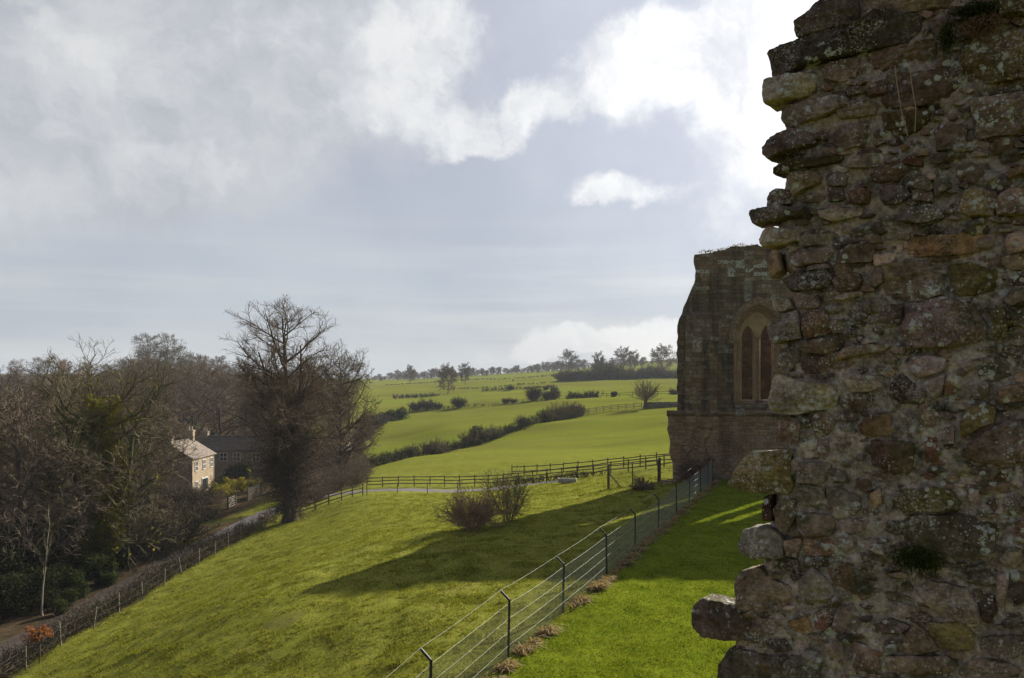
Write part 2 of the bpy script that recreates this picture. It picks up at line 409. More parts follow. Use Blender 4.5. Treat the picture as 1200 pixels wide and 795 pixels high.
def fence_x(y): return 0.425 * (y - 21.6) - 0.07
def litter_mask(x, y):
    """leaf litter and bare earth under the wood beyond the lane"""
    n = fbm(np.stack([x / 6, y / 6, 0 * x], -1), 3)
    m = 1 - sstep(-23.6, -22.2, x + n * 1.2)
    far = sstep(100, 125, y + 8 * n)
    hill = 1 - sstep(0.30, 0.37, (x / np.maximum(y, 1) + .62) + .02 * n)      # woods left of the far pastures
    m = np.where(y > 78, np.maximum(m * (1 - sstep(78, 84, y)), 0) * 0 + np.where(y < 112, 1 - sstep(-30, -26, x + n), hill), m)
    for px_, d_, r_ in ((332, 28.2, .9), (318, 28.0, .5), (350, 28.6, .45), (120, 36, .4), (215, 47, .6), (440, 55, .7), (255, 33, .35)):   # scraped, muddy patches in the pasture
        dd = np.hypot(x - X(px_, d_), (y - d_) * .8) + .5 * r_ * perlin(np.stack([x * 2.3, y * 2.3, 0 * x], -1)) * 1.6; m = np.maximum(m, .42 * (1 - sstep(r_ * .4, r_, dd)))
    return np.clip(m, 0, 1)

def build_ground():
    az1 = np.concatenate([np.linspace(-180, -48, 60, endpoint=False), np.linspace(-48, 48, 860, endpoint=False), np.linspace(48, 180, 60, endpoint=False)])
    az1 = np.radians(az1); rr = np.exp(np.arange(math.log(2.5), math.log(1500), 0.0105))
    A, Rr = np.meshgrid(az1, rr)
    x = np.sin(A) * Rr; y = np.cos(A) * Rr
    z = H(x, y)
    V = np.stack([x, y, z], -1).reshape(-1, 3)
    n, m = len(rr), len(az1); idx = np.arange(n * m).reshape(n, m)
    i0 = idx[:-1]; i1 = idx[1:]
    Q = np.stack([i0, i1, np.roll(i1, -1, 1), np.roll(i0, -1, 1)], -1).reshape(-1, 4)
    V = np.concatenate([V, [[0, 0, G(0, 2)]]]); c = len(V) - 1
    T = np.stack([np.full(m, c), idx[0], np.roll(idx[0], -1)], -1)
    me = mesh_from('ground', V, Q, T, True)
    lit = np.append(litter_mask(x, y).ravel(), 0)
    lawn = np.append(sstep(-.3, .5, x - fence_x(y)).ravel(), 1) * np.append(((y < 70)).ravel(), 1)
    float_attr(me, 'litter', lit); float_attr(me, 'lawn', lawn)
    me.update()
    o = link('ground', me, ground_mat()); o['kind'] = 'structure'
    return o

def grass_colour(n, pos):
    """patchy winter pasture; same function for the sward and the blades"""
    at = n.new('ShaderNodeAttribute', attribute_name='lawn').outputs['Fac']
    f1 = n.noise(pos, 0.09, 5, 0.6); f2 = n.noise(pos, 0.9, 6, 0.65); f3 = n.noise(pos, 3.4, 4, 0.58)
    past = n.mix(n.ramp(f2, 0.32, 0.68), (0.132, 0.145, 0.019), (0.222, 0.226, 0.044))
    past = n.mix(n.ramp(f1, 0.38, 0.66), past, (0.192, 0.198, 0.030))
    past = n.mix(n.math('MULTIPLY', n.ramp(n.noise(pos, 0.45, 5, 0.7), 0.6, 0.74), 0.55), past, (0.20, 0.16, 0.06))
    past = n.mix(n.math('MULTIPLY', n.ramp(f3, 0.56, 0.66), 0.50), past, (0.050, 0.056, 0.010))  # dark flecks paint in the shaded sides of grass tufts
    lawn = n.mix(n.ramp(f2, 0.3, 0.7), (0.098, 0.132, 0.008), (0.150, 0.180, 0.014))
    lawn = n.mix(n.math('MULTIPLY', n.ramp(f3, 0.555, 0.65), 0.5), lawn, (0.045, 0.062, 0.006))  # same painted tuft shade on the lawn
    return n.mix(at, past, lawn), f2, f3
def ground_mat():
    m, n, out = new_mat('ground'); pos = n.new('ShaderNodeNewGeometry').outputs['Position']
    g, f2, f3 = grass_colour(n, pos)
    x, y, z = n.sep(pos)
    # the far pastures differ a little from field to field
    fld = n.noise(n.vmath('MULTIPLY', pos, (0.006, 0.012, 0.0)), 1.0, 2, 0.5)
    far = n.mix(n.ramp(fld, .35, .65), (0.138, 0.150, 0.020), (0.168, 0.195, 0.022))
    far = n.mix(n.math('MULTIPLY', n.ramp(n.noise(n.vmath('MULTIPLY', pos, (0.05, 0.16, 0.1)), 1.0, 6, .65),   .42, .66), 0.7), far, (0.150, 0.142, 0.030))
    g = n.mix(n.ramp(y, 85.0, 130.0), g, far)
    lit = n.new('ShaderNodeAttribute', attribute_name='litter').outputs['Fac']
    lc = n.mix(n.ramp(f2, .3, .7), (0.042, 0.030, 0.019), (0.100, 0.070, 0.040))
    lc = n.mix(n.ramp(n.noise(pos, .25, 5, .6), .5, .68), lc, (0.045, 0.055, 0.012))
    g = n.mix(lit, g, lc)
    h = n.math('ADD', n.math('MULTIPLY', f2, 0.6), n.math('MULTIPLY', n.noise(pos, 14.0, 5, 0.7), 0.4))
    principled(n, out, g, 1.0, bump(n, h, 0.8, 0.12), 0.0)
    return m
ground = build_ground()

# lane / road: one draped strip, 4 cm above the earth
def strip(name, line, width, mat, lift=0.05, cols=7):
    t = np.gradient(line, axis=0); t /= np.linalg.norm(t, axis=1)[:, None]; nn = np.stack([t[:, 1], -t[:, 0]], 1)
    o = np.linspace(-.5, .5, cols) * width
    p = line[:, None] + nn[:, None] * o[None, :, None]
    z = H(p[..., 0], p[..., 1]) + lift * (1 - (2 * np.abs(o) / width) ** 4)[None] + 0.012
    V = np.concatenate([p, z[..., None]], -1).reshape(-1, 3)
    idx = np.arange(len(V)).reshape(len(line), cols)
    Q = np.stack([idx[:-1, :-1], idx[:-1, 1:], idx[1:, 1:], idx[1:, :-1]], -1).reshape(-1, 4)
    ob = link(name, mesh_from(name, V, Q, None, True), mat); ob['kind'] = 'structure'; return ob
def lane_mat():
    m, n, out = new_mat('lane'); pos = n.new('ShaderNodeNewGeometry').outputs['Position']
    f = n.noise(pos, .7, 6, .65); x, y, z = n.sep(pos)
    tar = n.mix(n.ramp(f, .3, .7), (0.085, 0.078, 0.075), (0.15, 0.14, 0.135))
    mud = n.mix(n.ramp(f, .3, .7), (0.030, 0.022, 0.016), (0.065, 0.047, 0.035))
    c = n.mix(n.ramp(y, 62., 78.), mud, tar)
    principled(n, out, c, 0.75, bump(n, n.noise(pos, 12, 5, .7), .4, .03), .3); return m
lane = strip('lane', LANE_D, 3.3, lane_mat())
# ------------------------------------------------------------------ the near ruined wall (rubble face turned to the viewer)
def stone_mat(name, lich=1.0, moss=1.0, gain=1.0):
    m, n, out = new_mat(name)
    tc = n.new('ShaderNodeTexCoord').outputs['Object']; geo = n.new('ShaderNodeNewGeometry')
    tint = n.new('ShaderNodeAttribute', attribute_name='tint').outputs['Color']
    a = n.noise(tc, 7.0, 8, 0.68); b = n.noise(tc, 34.0, 6, 0.7); c2 = n.noise(tc, 2.2, 5, 0.6)
    c = n.mix(1.0, tint, n.mix(n.ramp(a, .28, .72), (0.50, 0.47, 0.45), (1.45, 1.42, 1.38)), 'MULTIPLY')
    c = n.mix(1.0, c, n.mix(n.ramp(b, .3, .7), (0.62, 0.60, 0.58), (1.35, 1.35, 1.35)), 'MULTIPLY')
    c = n.mix(n.math('MULTIPLY', n.ramp(c2, .55, .7), .5), c, n.mix(1.0, c, (1.12, .88, .68), 'MULTIPLY'))
    # black algae stains
    c = n.mix(n.math('MULTIPLY', n.ramp(n.noise(tc, 4.2, 7, .7), .53, .68), .7), c, (0.070, 0.060, 0.048))
    # grainy pale encrustation
    gr = n.math('MULTIPLY', n.ramp(n.noise(tc, 70.0, 5, .8), .51, .60), n.ramp(n.noise(tc, 3.1, 4, .6), .47, .62))
    c = n.mix(n.math('MULTIPLY', gr, .8), c, (0.50, 0.43, 0.40))
    # moss and green algae, thicker on what faces up
    nz = n.sep(geo.outputs['Normal'])[2]
    mo = n.math('MULTIPLY', n.ramp(n.math('ADD', n.noise(tc, 3.6, 7, .68), n.math('MULTIPLY', nz, .15)), .565, .68), .7 * moss)
    c = n.mix(mo, c, n.mix(n.ramp(b, .35, .65), (0.042, 0.046, 0.011), (0.095, 0.088, 0.024)))
    # lichen: round spots of several sizes, in drifts
    def spots(scale, hi, m_lo, m_hi, mscale):
        wv = n.vmath('ADD', tc, n.vmath('SCALE', n.noise(tc, scale * 2.2, 3, .6, 'Color'), scale=.35 / scale))
        d = n.voro(wv, scale); cell = n.sep(n.voro(wv, scale, out='Color'))[0]
        s = n.ramp(n.math('SUBTRACT', n.math('MULTIPLY', cell, hi), d), 0.0, 0.05)
        return n.math('MULTIPLY', s, n.math('MULTIPLY', n.ramp(n.noise(tc, mscale, 4, .6), m_lo - .03, m_hi), n.ramp(n.noise(tc, 140, 3, .7), .3, .48)))
    l1 = spots(26, .50, .555, .62, 3.4); l2 = spots(64, .44, .52, .60, 5.1); l3 = spots(11, .36, .58, .63, 2.3)
    l4 = n.math('MULTIPLY', n.ramp(n.noise(tc, 19, 6, .7), .545, .60), n.ramp(n.noise(tc, 2.7, 3, .6), .52, .60))
    lc = n.mix(b, (0.36, 0.37, 0.33), (0.66, 0.66, 0.61))
    for l in (l2, l4, l1, l3): c = n.mix(n.math('MULTIPLY', l, .92 * lich), c, lc)
    if gain != 1.0: c = n.mix(1.0, c, (gain, gain, gain), 'MULTIPLY')
    h = n.math('ADD', n.math('MULTIPLY', a, .5), n.math('ADD', n.math('MULTIPLY', b, .32), n.math('MULTIPLY', n.noise(tc, 110, 4, .7), .18)))
    nb = bump(n, h, .9, .02)
    principled(n, out, c, .95, nb, .15); return m
M_STONE = stone_mat('rubble_stone')

W0 = np.array([1.43, 4.5]); WA = R(37); WE = np.array([math.cos(WA), -math.sin(WA)]); WN = np.array([-math.sin(WA), -math.cos(WA)])
def px2w(px, py):
    k = (np.asarray(px, float) - 600) / F; py = np.asarray(py, float)
    s = (4.5 * k - 1.43) / (WE[0] - k * WE[1])
    d = 4.5 + s * WE[1]
    return s, ZC - (py - HOR) / F * d
TINT = dict(b=(.34, .265, .20), d=(.19, .158, .13), g=(.40, .345, .29), o=(.34, .235, .14), r=(.26, .155, .105), p=(.54, .48, .41), m=(.25, .215, .10), s=(.27, .225, .21), l=(.44, .405, .335))
TR = [  # region origin x, y, zoom, list of (outline, tone, protrusion cm)
 (0, 0, 1.0, [
  ((888,62),(910,52),(940,45),(995,32),(1030,14),(1060,15),(1081,20),(1079,34),(1064,47),(1040,54),(993,65),(949,76),(910,86),(889,83), 'd', 13),
  ((931,27),(944,17),(967,-5),(1006,-5),(1007,22),(985,33),(952,41),(933,43), 'd', 9),
  ((1008,-6),(1060,-6),(1120,-6),(1115,6),(1060,14),(1010,21), 'b', 6),
  ((1126,50),(1168,43),(1205,30),(1205,92),(1160,99),(1132,104),(1126,80), 'm', 12),
  ((1171,3),(1210,-6),(1210,17),(1172,20), 'm', 12),
  ((1030,90),(1080,84),(1118,78),(1127,104),(1115,121),(1032,129), 'b', 5),
  ((1095,146),(1134,143),(1133,172),(1096,178), 'd', 3),
  ((1136,118),(1205,106),(1205,158),(1165,158),(1140,166), 'g', 9),
  ((1078,338),(1090,331),(1102,334),(1104,345),(1090,351),(1079,347), 'p', 9),
  ((1030,131),(1090,128),(1092,143),(1060,158),(1032,150), 'm', 4),
  ((1008,62),(1064,50),(1096,44),(1100,72),(1060,82),(1010,86), 'b', 4),
  ((960,74),(1006,66),(1004,88),(985,96),(962,92), 'g', 3),
  ((1086,24),(1118,18),(1120,40),(1090,44), 'g', 3),
  ((1128,110),(1200,96),(1200,104),(1130,117), 'd', 1),
 ]),
 (870, 0, 5.676, [
  ((135,560),(160,520),(360,490),(500,485),(480,600),(440,640),(280,680),(150,700),(135,640), 'l', 11),
  ((240,720),(400,670),(650,625),(800,630),(790,660),(620,735),(500,790),(280,850),(230,790), 'g', 7),
  ((830,600),(960,560),(965,620),(840,640), 'b', 5),
  ((600,690),(830,650),(900,680),(880,760),(640,790), 'b', 4),
 ]),
 (870, 135, 5.676, [
  ((130,210),(200,130),(320,90),(480,120),(490,190),(380,230),(250,260),(180,300),(140,260), 'd', 10),
  ((170,370),(250,300),(430,290),(680,270),(650,310),(430,350),(300,370),(200,390), 'm', 8),
  ((300,420),(340,375),(470,370),(525,400),(520,450),(430,490),(340,540), 'b', 9),
  ((140,540),(230,490),(320,500),(340,580),(250,610),(145,610), 'd', 6),
  ((35,670),(60,640),(200,610),(430,610),(400,670),(200,710),(60,730), 'd', 13),
  ((500,640),(640,620),(800,610),(800,660),(600,710),(520,690), 'g', 6),
  ((560,180),(640,60),(780,50),(850,90),(830,180),(700,220), 'g', 5),
  ((840,400),(900,340),(965,330),(1040,340),(1040,440),(900,450),(845,430), 'b', 6),
  ((690,540),(740,470),(850,500),(840,590),(700,590), 'r', 5),
  ((545,400),(640,370),(700,400),(680,470),(560,470), 's', 4),
  ((690,290),(800,260),(930,250),(950,330),(830,350),(700,350), 's', 4),
  ((560,490),(660,480),(680,560),(580,580), 'd', 3),
 ]),
 (1030, 135, 5.676, [
  ((0,380),(60,330),(150,340),(170,400),(110,440),(0,440), 'r', 6), ((140,310),(210,260),(290,300),(290,340),(170,330), 'r', 6),
  ((0,520),(60,460),(190,470),(220,520),(150,590),(20,600), 's', 6), ((110,680),(210,610),(330,595),(420,630),(430,680),(300,720),(130,710), 's', 9),
  ((510,560),(620,480),(780,480),(800,560),(770,670),(600,680),(520,640), 'm', 7), ((775,620),(810,520),(870,490),(965,490),(990,660),(780,670), 'b', 12),
  ((840,390),(965,330),(990,380),(870,430), 'o', 9), ((720,200),(800,150),(900,150),(890,250),(760,270), 'o', 3),
  ((360,430),(420,400),(480,440),(470,480),(370,540), 's', 4), ((500,340),(620,310),(700,360),(690,440),(540,460), 'b', 4),
  ((300,380),(370,370),(385,420),(330,440), 'p', 3),
 ]),
 (870, 270, 5.676, [
  ((95,30),(130,-20),(330,-10),(420,30),(390,70),(250,100),(130,110), 'g', 9), ((290,200),(340,130),(560,120),(600,160),(560,210),(340,250), 'g', 6),
  ((590,150),(700,100),(870,90),(885,180),(850,210),(610,215), 'd', 5), ((250,340),(330,290),(560,270),(600,300),(600,370),(480,400),(300,405), 's', 9),
  ((600,330),(640,290),(770,280),(800,330),(780,390),(620,410), 'b', 7), ((340,440),(400,420),(500,430),(520,490),(500,515),(360,515), 'g', 4),
  ((180,510),(200,460),(300,445),(330,520),(220,550), 'l', 4), ((165,625),(220,580),(360,530),(385,620),(395,720),(280,740),(200,760),(170,690), 'l', 10),
  ((385,520),(540,520),(600,640),(590,690),(500,710),(400,720), 'o', 5), ((540,460),(700,420),(810,400),(800,430),(680,460), 'p', 6),
  ((840,340),(880,280),(930,290),(930,350),(880,380), 'g', 6), ((720,560),(800,520),(830,570),(800,610),(730,590), 'g', 5),
  ((380,760),(520,720),(640,710),(700,760),(600,820),(400,820), 'b', 7), ((150,140),(220,130),(250,260),(180,320), 'b', 4),
  ((550,590),(690,600),(700,680),(610,690), 'g', 4),
 ]),
 (1030, 270, 5.676, [
  ((0,220),(200,200),(430,200),(440,450),(250,470),(0,470), 'g', 6), ((190,560),(260,480),(430,440),(620,470),(720,640),(720,740),(480,770),(280,780),(190,790),(150,640), 's', 14),
  ((80,100),(250,40),(520,20),(800,20),(830,90),(620,150),(340,170),(130,190), 'o', 6), ((820,470),(870,400),(960,380),(1000,420),(965,470),(880,500), 'g', 8),
  ((870,560),(965,500),(1000,560),(990,640),(900,640), 'g', 6), ((450,230),(600,210),(790,260),(780,400),(640,440),(470,420), 'm', 4),
  ((740,520),(840,520),(860,680),(760,740), 'm', 6), ((0,500),(160,490),(170,560),(130,620),(0,620), 'd', 5),
  ((840,30),(960,0),(990,130),(850,160), 'b', 5),
 ]),
 (850, 400, 5.678, [
  ((345,60),(420,40),(500,40),(495,180),(420,200),(345,180), 'g', 3), ((500,60),(560,0),(700,0),(760,10),(700,60),(560,75), 'g', 6), ((500,130),(560,90),(690,100),(700,170),(620,215),(530,210), 's', 5),
  ((275,420),(300,240),(340,215),(420,240),(560,270),(700,280),(750,350),(740,460),(590,460),(470,495),(310,490), 'g', 11), ((310,500),(470,500),(500,560),(480,680),(340,670), 'b', 6),
  ((580,500),(620,465),(700,480),(740,530),(700,610),(600,640), 'b', 6), ((505,505),(580,500),(570,570),(530,590), 'l', 4), ((780,240),(860,220),(1000,230),(1040,300),(960,335),(830,340), 'g', 8),
  ((710,110),(800,40),(960,20),(1100,30),(1060,70),(900,90),(740,125), 'b', 10), ((630,660),(680,640),(700,720),(680,790),(640,780), 'g', 4), ((880,560),(960,490),(1100,480),(1110,620),(1000,635),(910,620), 'o', 9),
  ((480,690),(610,640),(620,720),(500,730), 'p', 3), ((770,350),(900,350),(1000,350),(960,450),(850,480), 'b', 3), ((720,650),(860,620),(890,700),(760,780), 'g', 3),
 ]),
 (1020, 400, 5.678, [
  ((255,190),(280,110),(380,90),(500,110),(500,190),(400,230),(310,250), 'g', 8), ((340,290),(420,240),(500,220),(480,330),(450,395),(390,350), 's', 7), ((490,270),(560,260),(570,340),(490,360), 'r', 5),
  ((580,140),(680,120),(690,180),(640,210), 'l', 5), ((130,290),(200,200),(300,280),(300,420),(180,420),(120,370), 'd', 4),
  ((320,380),(400,370),(450,430),(430,560),(330,600), 'b', 4), ((640,450),(760,400),(840,440),(830,540),(700,590),(590,640),(600,560), 'm', 11), ((855,310),(930,290),(1022,275),(1022,400),(860,415), 'b', 9),
  ((640,690),(780,590),(960,520),(1060,510),(1060,790),(900,830),(700,800),(640,760), 's', 14), ((680,300),(790,290),(790,370),(690,390), 'g', 5), ((0,650),(280,670),(300,720),(300,830),(250,880),(150,870),(0,820), 'b', 12),
  ((740,150),(900,140),(940,240),(800,280),(700,240), 'd', 3), ((360,640),(440,630),(450,830),(370,840), 'r', 4), ((470,580),(560,560),(560,680),(480,690), 'g', 4),
 ]),
 (840, 530, 5.678, [
  ((35,220),(120,110),(230,0),(500,-20),(490,90),(520,220),(480,280),(280,270),(130,250), 'm', 16), ((520,130),(560,65),(720,60),(770,90),(740,180),(680,215),(540,205), 'g', 9), ((485,60),(520,30),(545,70),(525,180),(490,120), 'l', 4),
  ((540,270),(560,215),(720,210),(720,330),(640,370),(540,340), 'l', 6), ((720,330),(730,240),(830,220),(940,280),(970,370),(900,440),(780,430), 'g', 7), ((530,420),(640,400),(760,410),(790,480),(770,550),(600,565),(545,520), 'g', 9),
  ((300,400),(310,290),(360,290),(350,380),(380,420),(350,470),(300,470), 'r', 4), ((370,380),(440,300),(520,310),(530,430),(460,540),(400,490), 'b', 5), ((130,630),(190,510),(290,490),(400,520),(460,590),(460,700),(350,700),(160,690), 'l', 13),
  ((460,580),(560,570),(570,600),(545,690),(465,690), 'b', 10), ((575,580),(760,580),(850,690),(700,690),(590,700), 'o', 4), ((780,560),(820,500),(910,560),(910,620),(850,680),(800,620), 'p', 8), ((810,450),(920,440),(1010,470),(1010,540),(830,540), 'g', 6),
  ((790,110),(850,130),(880,200),(830,210),(770,170), 'p', 4), ((920,180),(1020,180),(1030,270),(950,260), 'b', 4),
 ]),
 (1020, 530, 5.678, [
  ((160,330),(180,240),(440,230),(600,260),(620,330),(590,400),(400,395),(200,385), 'm', 10), ((200,540),(60,470),(220,410),(480,420),(700,400),(830,460),(840,660),(740,690),(520,680),(380,640),(240,610), 'b', 13),
  ((655,240),(725,250),(715,360),(655,320), 'p', 6), ((0,270),(70,240),(80,330),(40,370),(0,370), 'o', 6), ((855,710),(920,620),(1000,640),(1030,700),(960,770),(880,750), 'l', 8), ((0,640),(70,610),(100,690),(40,670), 'p', 7),
  ((890,300),(960,280),(1005,390),(960,440),(920,380), 'p', 4), ((960,470),(1030,450),(1040,600),(970,610), 'o', 6), ((640,190),(900,200),(1022,230),(1000,280),(760,250), 'd', 3), ((90,270),(150,280),(150,400),(110,420), 'p', 3),
 ]),
 (800, 660, 5.89, [
  ((360,110),(390,60),(510,30),(590,90),(740,160),(750,250),(680,330),(540,340),(380,330),(355,230), 'b', 10), ((40,440),(75,290),(130,240),(350,285),(520,350),(500,500),(390,530),(280,530),(130,510),(50,480), 'd', 11),
  ((380,350),(560,380),(750,400),(690,480),(600,520),(390,500), 's', 6), ((820,100),(900,20),(1000,110),(1080,210),(1050,260),(950,270),(820,230), 'g', 12), ((940,0),(1180,0),(1200,180),(1150,250),(1090,210),(1010,110), 'o', 6),
  ((1030,440),(1060,320),(1178,280),(1250,400),(1178,480),(1080,530), 'g', 7), ((240,700),(290,600),(350,590),(500,620),(640,650),(720,640),(720,800),(500,870),(235,870), 'd', 10), ((720,640),(800,630),(950,690),(940,830),(730,830), 'l', 8),
  ((920,340),(1020,300),(1040,420),(950,480),(900,430), 'r', 5), ((720,400),(880,360),(900,480),(760,520), 'o', 4), ((560,540),(700,520),(760,600),(620,630), 's', 4), ((960,560),(1100,540),(1120,640),(980,670), 's', 4),
 ]),
 (1000, 660, 5.89, [
  ((430,170),(510,110),(780,170),(850,280),(885,415),(760,400),(600,340),(510,290), 'g', 10), ((840,200),(960,220),(990,330),(940,440),(890,410), 'd', 4), ((500,420),(740,400),(840,500),(830,600),(650,600),(520,480), 'm', 6),
  ((380,470),(420,400),(520,480),(600,600),(500,640),(300,620), 'b', 7), ((850,510),(1178,500),(1200,640),(1000,660),(860,590), 'd', 6), ((220,640),(420,640),(640,640),(740,700),(640,760),(400,770),(240,740), 'b', 9),
  ((120,430),(250,380),(390,430),(300,500),(150,490), 's', 5), ((200,580),(290,540),(300,620),(220,640), 'l', 5), ((0,540),(150,600),(200,740),(0,740), 'b', 5), ((960,80),(1080,60),(1060,200),(1040,420),(1000,400), 'p', 3),
  ((700,690),(900,660),(1100,700),(1180,760),(900,800),(720,780), 'b', 7), ((1090,130),(1178,100),(1200,260),(1110,300), 's', 7), ((260,280),(400,300),(400,370),(280,370), 'g', 3),
 ]),
]
EDGE = np.array([(982,-60),(972,-10),(958,20),(945,50),(918,88),(912,125),(908,142),(908,175),(908,205),(905,230),(900,262),(902,285),(908,310),(922,335),(912,400),(916,440),(914,480),(914,520),(912,545),(897,580),(893,610),(890,640),(884,665),(864,700),(850,735),(850,760),(846,795),(844,830)], float)
_es, _ez = px2w(EDGE[:, 0], EDGE[:, 1])
_o = np.argsort(_ez); _es, _ez = _es[_o], _ez[_o]
_es = np.concatenate([[-.62, -.50, -.42], _es, [.95, 1.8]]); _ez = np.concatenate([[0, 3.0, 5.4], _ez, [10.25, 10.55]])
def s_left(z): return np.interp(z, _ez, _es)
def w2x(s, z, c):
    s, z, c = np.broadcast_arrays(s, z, c)
    return np.stack([W0[0] + s * WE[0] + c * WN[0], W0[1] + s * WE[1] + c * WN[1], z], -1)

def stone(outline, prot, depth, rs, A=64, RN=12, rough=1.0):
    """an irregular stone with outline (s, z): rounded face, bedded and chipped; returns wall-space points and faces"""
    o = np.asarray(outline, float); n = len(o)
    seg = np.linalg.norm(np.roll(o, -1, 0) - o, axis=1); cum = np.concatenate([[0], np.cumsum(seg)]); t = np.linspace(0, cum[-1], A, endpoint=False)
    cl = np.concatenate([o, o[:1]]); q = np.stack([np.interp(t, cum, cl[:, k]) for k in (0, 1)], 1)
    for _ in range(1): q = .25 * np.roll(q, 1, 0) + .5 * q + .25 * np.roll(q, -1, 0)
    c = q.mean(0); size = math.sqrt(abs(np.sum(q[:, 0] * np.roll(q[:, 1], -1) - q[:, 1] * np.roll(q[:, 0], -1))) / 2)
    r = np.sin(np.linspace(0.08, 1, RN) * np.pi / 2)[::-1]
    h = prot * (1 - r ** 26) ** .5
    skirt_r = np.array([.985, .94]); skirt_h = np.array([-.35, -1.0]) * depth
    rr = np.concatenate([skirt_r[::-1], r]); hh = np.concatenate([skirt_h[::-1], h]); rings = len(rr)
    sz = c + (q - c)[None] * rr[:, None, None]
    tl = rs.normal(0, .10, 2); dome = np.clip(1 - ((sz - c) ** 2).sum(-1) / (size * size), 0, 1)
    front = np.clip((hh / max(prot, 1e-3)), 0, 1)[:, None]
    cc = hh[:, None] + front * ((sz - c) @ tl + dome * size * rs.uniform(-.03, .03))
    P = np.concatenate([sz, cc[..., None]], -1).reshape(-1, 3)
    ctr = np.array([[c[0], c[1], prot + size * .02]]); P = np.concatenate([P, ctr])
    for k in range(9):                                       # broken facets
        e = rs.normal(size=2); e /= np.linalg.norm(e); tilt = rs.uniform(.06, .45) if k < 6 else rs.uniform(.6, 1.6)
        nv = np.array([e[0], e[1], 1 / tilt]); nv /= np.linalg.norm(nv); pj = P @ nv; cut = np.quantile(pj, rs.uniform(.55, .93) if k < 6 else rs.uniform(.90, .985))
        P = P - np.clip(pj - cut, 0, None)[:, None] * nv
    off = rs.uniform(0, 90, 3); b = P * np.array([1, 1, 1.0]) + off
    amp = min(1.0, size / .18) * rough
    N3 = lambda f, oc, g=.55: np.stack([fbm(b * f + 31 * k, oc, g) for k in range(3)], -1)
    P = P + amp * (.010 * N3(5, 2) + .0085 * N3(22, 3, .6) + .0032 * N3(75, 2))
    bed = perlin(np.stack([b[:, 0] * 3, b[:, 1] * 55 + .8 * b[:, 0], b[:, 2] * 3], -1))
    chip = np.abs(fbm(b * 11, 3)); P[:, 2] += amp * (.008 * bed - .020 * np.clip(.16 - chip, 0, 1) * np.append(np.repeat(front[:, 0], A), 1) * 2.2)
    idx = np.arange(rings * A).reshape(rings, A)
    Q = np.stack([idx[:-1], np.roll(idx[:-1], -1, 1), np.roll(idx[1:], -1, 1), idx[1:]], -1).reshape(-1, 4)
    T = np.stack([idx[-1], np.roll(idx[-1], -1), np.full(A, rings * A)], -1)
    return P, Q, T

